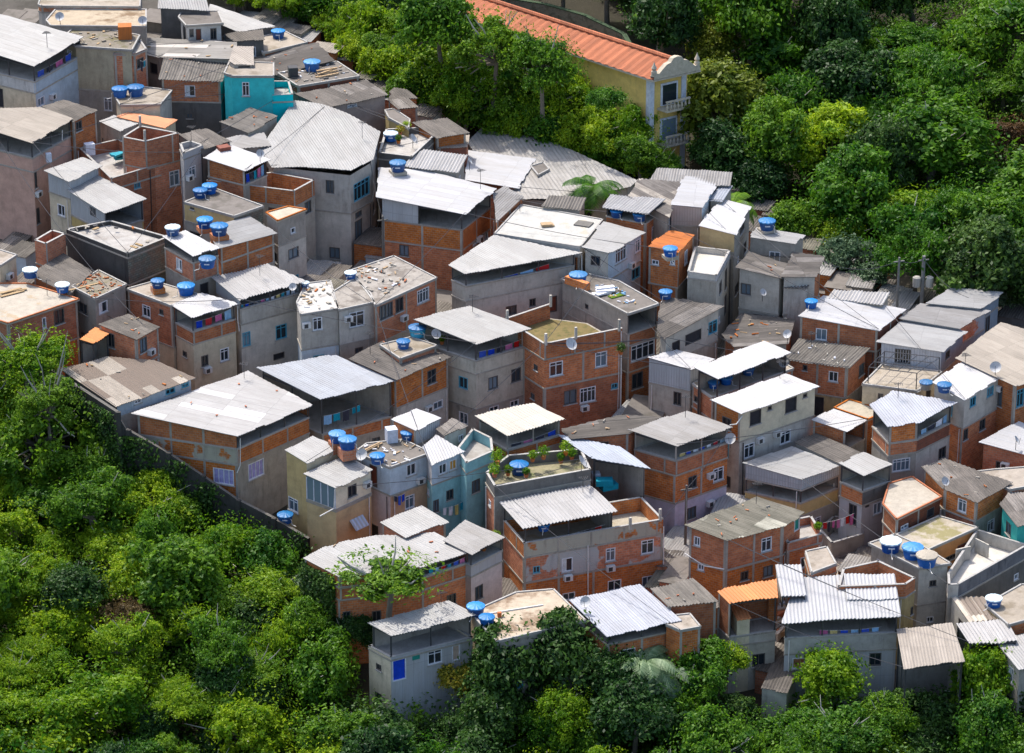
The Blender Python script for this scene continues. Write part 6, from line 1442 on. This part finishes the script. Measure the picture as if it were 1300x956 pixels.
# creeper on the corner of the broad roofed brick house
b = KEY['C47']['b'][0]; rg_ = np.random.default_rng(4); Pn = []
a, d, l, nn = face_frame(b, b['wp'], 0)
for _ in range(5000):
    u = rg_.uniform(-.3, l*.9); z = b['w3'][1][2]-rg_.uniform(.3, 7)**1; o_ = abs(rg_.normal())*.3+.05; Pn.append((a[0]+d[0]*u+nn[0]*o_, a[1]+d[1]*u+nn[1]*o_, z))
Pn = np.array(Pn); me = quadmesh('creeper', leaves(Pn, np.array([nn[0], nn[1], .5])+rg_.normal(size=Pn.shape)*.5, .13, .6, rg_)); me.materials.append(MT['leaf_dark']); o = bpy.data.objects.new('creeper', me); C.objects.link(o)
tag(o, 'dark green creeper covering the left corner of the broad roofed brick house', 'climbing plant')

# vines hanging on the retaining wall
Pn = []
for a, c in zip(tops, tops[1:]):
    dx, dy = c[0]-a[0], c[1]-a[1]; l = math.hypot(dx, dy); n = (dy/l, -dx/l)
    for _ in range(int(l*2.4)):
        t = rg_.uniform(0, 1); z = a[2]+(c[2]-a[2])*t-rg_.uniform(1.0, 5.0); m_ = 200; cx_ = rg_.normal(size=(m_, 3))*np.array([.5, .3, .9])
        for v in cx_: Pn.append((a[0]+dx*t+dx/l*v[0]+n[0]*(.1+abs(v[1])*.8), a[1]+dy*t+dy/l*v[0]+n[1]*(.1+abs(v[1])*.8), min(z+v[2], a[2]-.6)))
Pn = np.array(Pn); me = quadmesh('vines', leaves(Pn, np.array([-.5, -.6, .5])+rg_.normal(size=Pn.shape)*.5, .14, .6, rg_)); me.materials.append(MT['leaf_dark']); o = bpy.data.objects.new('vines', me); C.objects.link(o)
tag(o, 'dark vines climbing over the black retaining wall', 'vines', kind='stuff')

# stub columns left standing on the parapets, more cables, antennas, bricks that hold the sheets down
def stubs(key, bi, pts_, label):
    q = MB(); p0 = spot(key, *pts_[0], bi); rt = None
    for i, (x, y) in enumerate(pts_):
        p = spot(key, x, y, bi); q = MB(); q.cbox((p[0], p[1], p[2]+.45), .2, .2, 1.1, 'lconcrete', .4); q.build('column', WROOT[key], WROOT[key].location[:])
stubs('B30', 0, [(693, 437), (731, 429), (786, 419), (699, 388), (644, 407)], ''); stubs('A4', 0, [(178, 160), (184, 178)], ''); stubs('B36', 1, [(800, 671), (838, 660)], '')
rc = random.Random(17); ks = [h for h in HS]
def short(h): return ' '.join(h['label'].split()[:6])
nc = 0
for _ in range(400):
    if nc >= 46: break
    A, B = rc.sample(ks, 2); a = A['b'][0]['w3'][1]; c = B['b'][0]['w3'][1]; dd = math.dist(a, c)
    if not 9 < dd < 24 or abs(a[0]-c[0]) < 5: continue
    cable((a[0], a[1], a[2]+.15), (c[0], c[1], c[2]+.15), rc.uniform(.1, .4), 'cable from the %s to the %s' % (' '.join(A['label'].split()[:6]), ' '.join(B['label'].split()[:5]))); nc += 1
for i, (key, x, y) in enumerate([('A1', 60, 60), ('A5', 243, 182), ('A9', 330, 350), ('B1', 310, 480), ('B31', 600, 396), ('B19', 610, 240), ('B37', 870, 530), ('C1', 990, 480), ('C16', 1030, 440), ('C24', 1140, 505), ('B36', 740, 625), ('C29', 960, 640), ('C45', 560, 770), ('C22', 1225, 465), ('A11', 60, 375), ('B5', 460, 180), ('B26', 660, 268), ('B3', 470, 450)]):
    p = spot(key, x, y); q = MB(); hgt_ = rc.uniform(1.2, 2.2); q.tube([(0, 0, 0), (0, 0, hgt_)], .025, 'steel', 4)
    for j in range(5): q.cbox((0, -.3+.15*j, hgt_-.1), .9-.12*j, .03, .03, 'steel')
    q.cbox((0, 0, hgt_-.1), .03, .8, .03, 'steel'); o = q.build('antenna'); o.location = p; o.rotation_euler = (0, 0, rc.uniform(0, 3)); tag(o, 'thin television antenna on the roof of the ' + ' '.join(KEY[key]['label'].split()[:8]), 'antenna', 'television antennas on the roofs')
for key, n_ in (('A14', 10), ('B13', 12), ('B15', 10), ('B3', 8), ('B33', 9), ('C29', 12), ('C31', 10), ('C13', 8), ('B7', 7), ('C42', 6), ('C47', 9), ('B1', 5), ('A13', 6), ('D5', 6)):
    rubble(key, 0, n_, 'bricks and stones weighing down the roof of the ' + ' '.join(KEY[key]['label'].split()[:7]), ('brick', 'concrete', 'wood', 'terracotta'), .24)
palm(930, 262, 5, 3.0, 20, 'palm at the forest edge behind the bright white roofs', 'leaf_mid', 6.0); palm(835, 14, 5, 3.2, 20, 'palm behind the mansion gable at the top edge', 'leaf_mid', 7.0)

for key, bi, e_, x0, x1, yy, n_, lb in [('B28', 0, 1, 600, 700, (362, 336), 5, 'sheets and shirts hanging under the long pale veranda roof'), ('B31', 0, 1, 610, 665, (448, 432), 5, 'clothes under the grey striped roof of the cream grey house'), ('B37', 0, 1, 865, 925, (578, 556), 7, 'clothes hanging in the terrace of the brick house above the whitewashed floor'),
  ('B2', 0, 1, 412, 460, (530, 515), 4, 'clothes hanging under the large blue grey canopy'), ('C24', 0, 2, 1172, 1210, (548, 524), 4, 'clothes in the dark open corner terrace'), ('C40', 0, 0, 1040, 1120, (802, 798), 6, 'curtains and towels in the open gallery under the ribbed sheets'),
  ('A1', 0, 1, 50, 95, (92, 66), 4, 'towels on the open top terrace at the left edge'), ('A10', 0, 1, 250, 298, (410, 392), 4, 'clothes under the small white canopy of the brick and cream house'), ('B32', 0, 1, 650, 712, (566, 545), 4, 'clothes inside the small brick veranda under the cream roof'), ('B36', 0, 1, 672, 770, (690, 668), 7, 'washing in the shade under the ribbed grey canopy')]:
    laundry(key, bi, e_, x0, x1, yy, n_, lb, -.3)
rubble('A3b', 0, 12, 'planks and scrap stored in the walled yard below the metal sided house', ('wood', 'concrete', 'dconcrete', 'steel', 'brick'), .6)
# ---------------------------------------------------------------- light, sky, camera
sc = bpy.context.scene
EL, AZ = math.radians(60), math.radians(-34)       # sun behind the hill, to the left
sd = (math.sin(AZ)*math.cos(EL), math.cos(AZ)*math.cos(EL), math.sin(EL))
su = bpy.data.lights.new('sun', 'SUN'); su.energy = 2.3; su.angle = math.radians(.5); su.color = (1, .95, .87)
so = bpy.data.objects.new('sun', su); C.objects.link(so)
import mathutils
so.rotation_euler = mathutils.Vector(sd).to_track_quat('Z', 'Y').to_euler()
wd = bpy.data.worlds.new('World'); sc.world = wd; wd.use_nodes = True; nt = wd.node_tree
sk = nt.nodes.new('ShaderNodeTexSky'); sk.sky_type = 'NISHITA'; sk.sun_disc = False; sk.dust_density = 3.0; sk.air_density = .9; sk.sun_elevation = EL; sk.sun_rotation = AZ
nt.links.new(sk.outputs[0], nt.nodes['Background'].inputs[0]); nt.nodes['Background'].inputs[1].default_value = .15
cam = bpy.data.cameras.new('camera'); co = bpy.data.objects.new('camera', cam); C.objects.link(co)
co.location = CAM; co.rotation_euler = (math.pi/2-TH, 0, 0); cam.sensor_width = 36; cam.lens = 36*F/1300; cam.clip_start = 1; cam.clip_end = 3000
sc.camera = co
sc.view_settings.view_transform = 'Standard'; sc.view_settings.look = 'None'; sc.view_settings.exposure = 1.02; sc.view_settings.gamma = 1
sc.cycles.use_denoising = True
sc.cycles.max_bounces = 6; sc.cycles.diffuse_bounces = 3; sc.cycles.transmission_bounces = 2; sc.cycles.transparent_max_bounces = 4
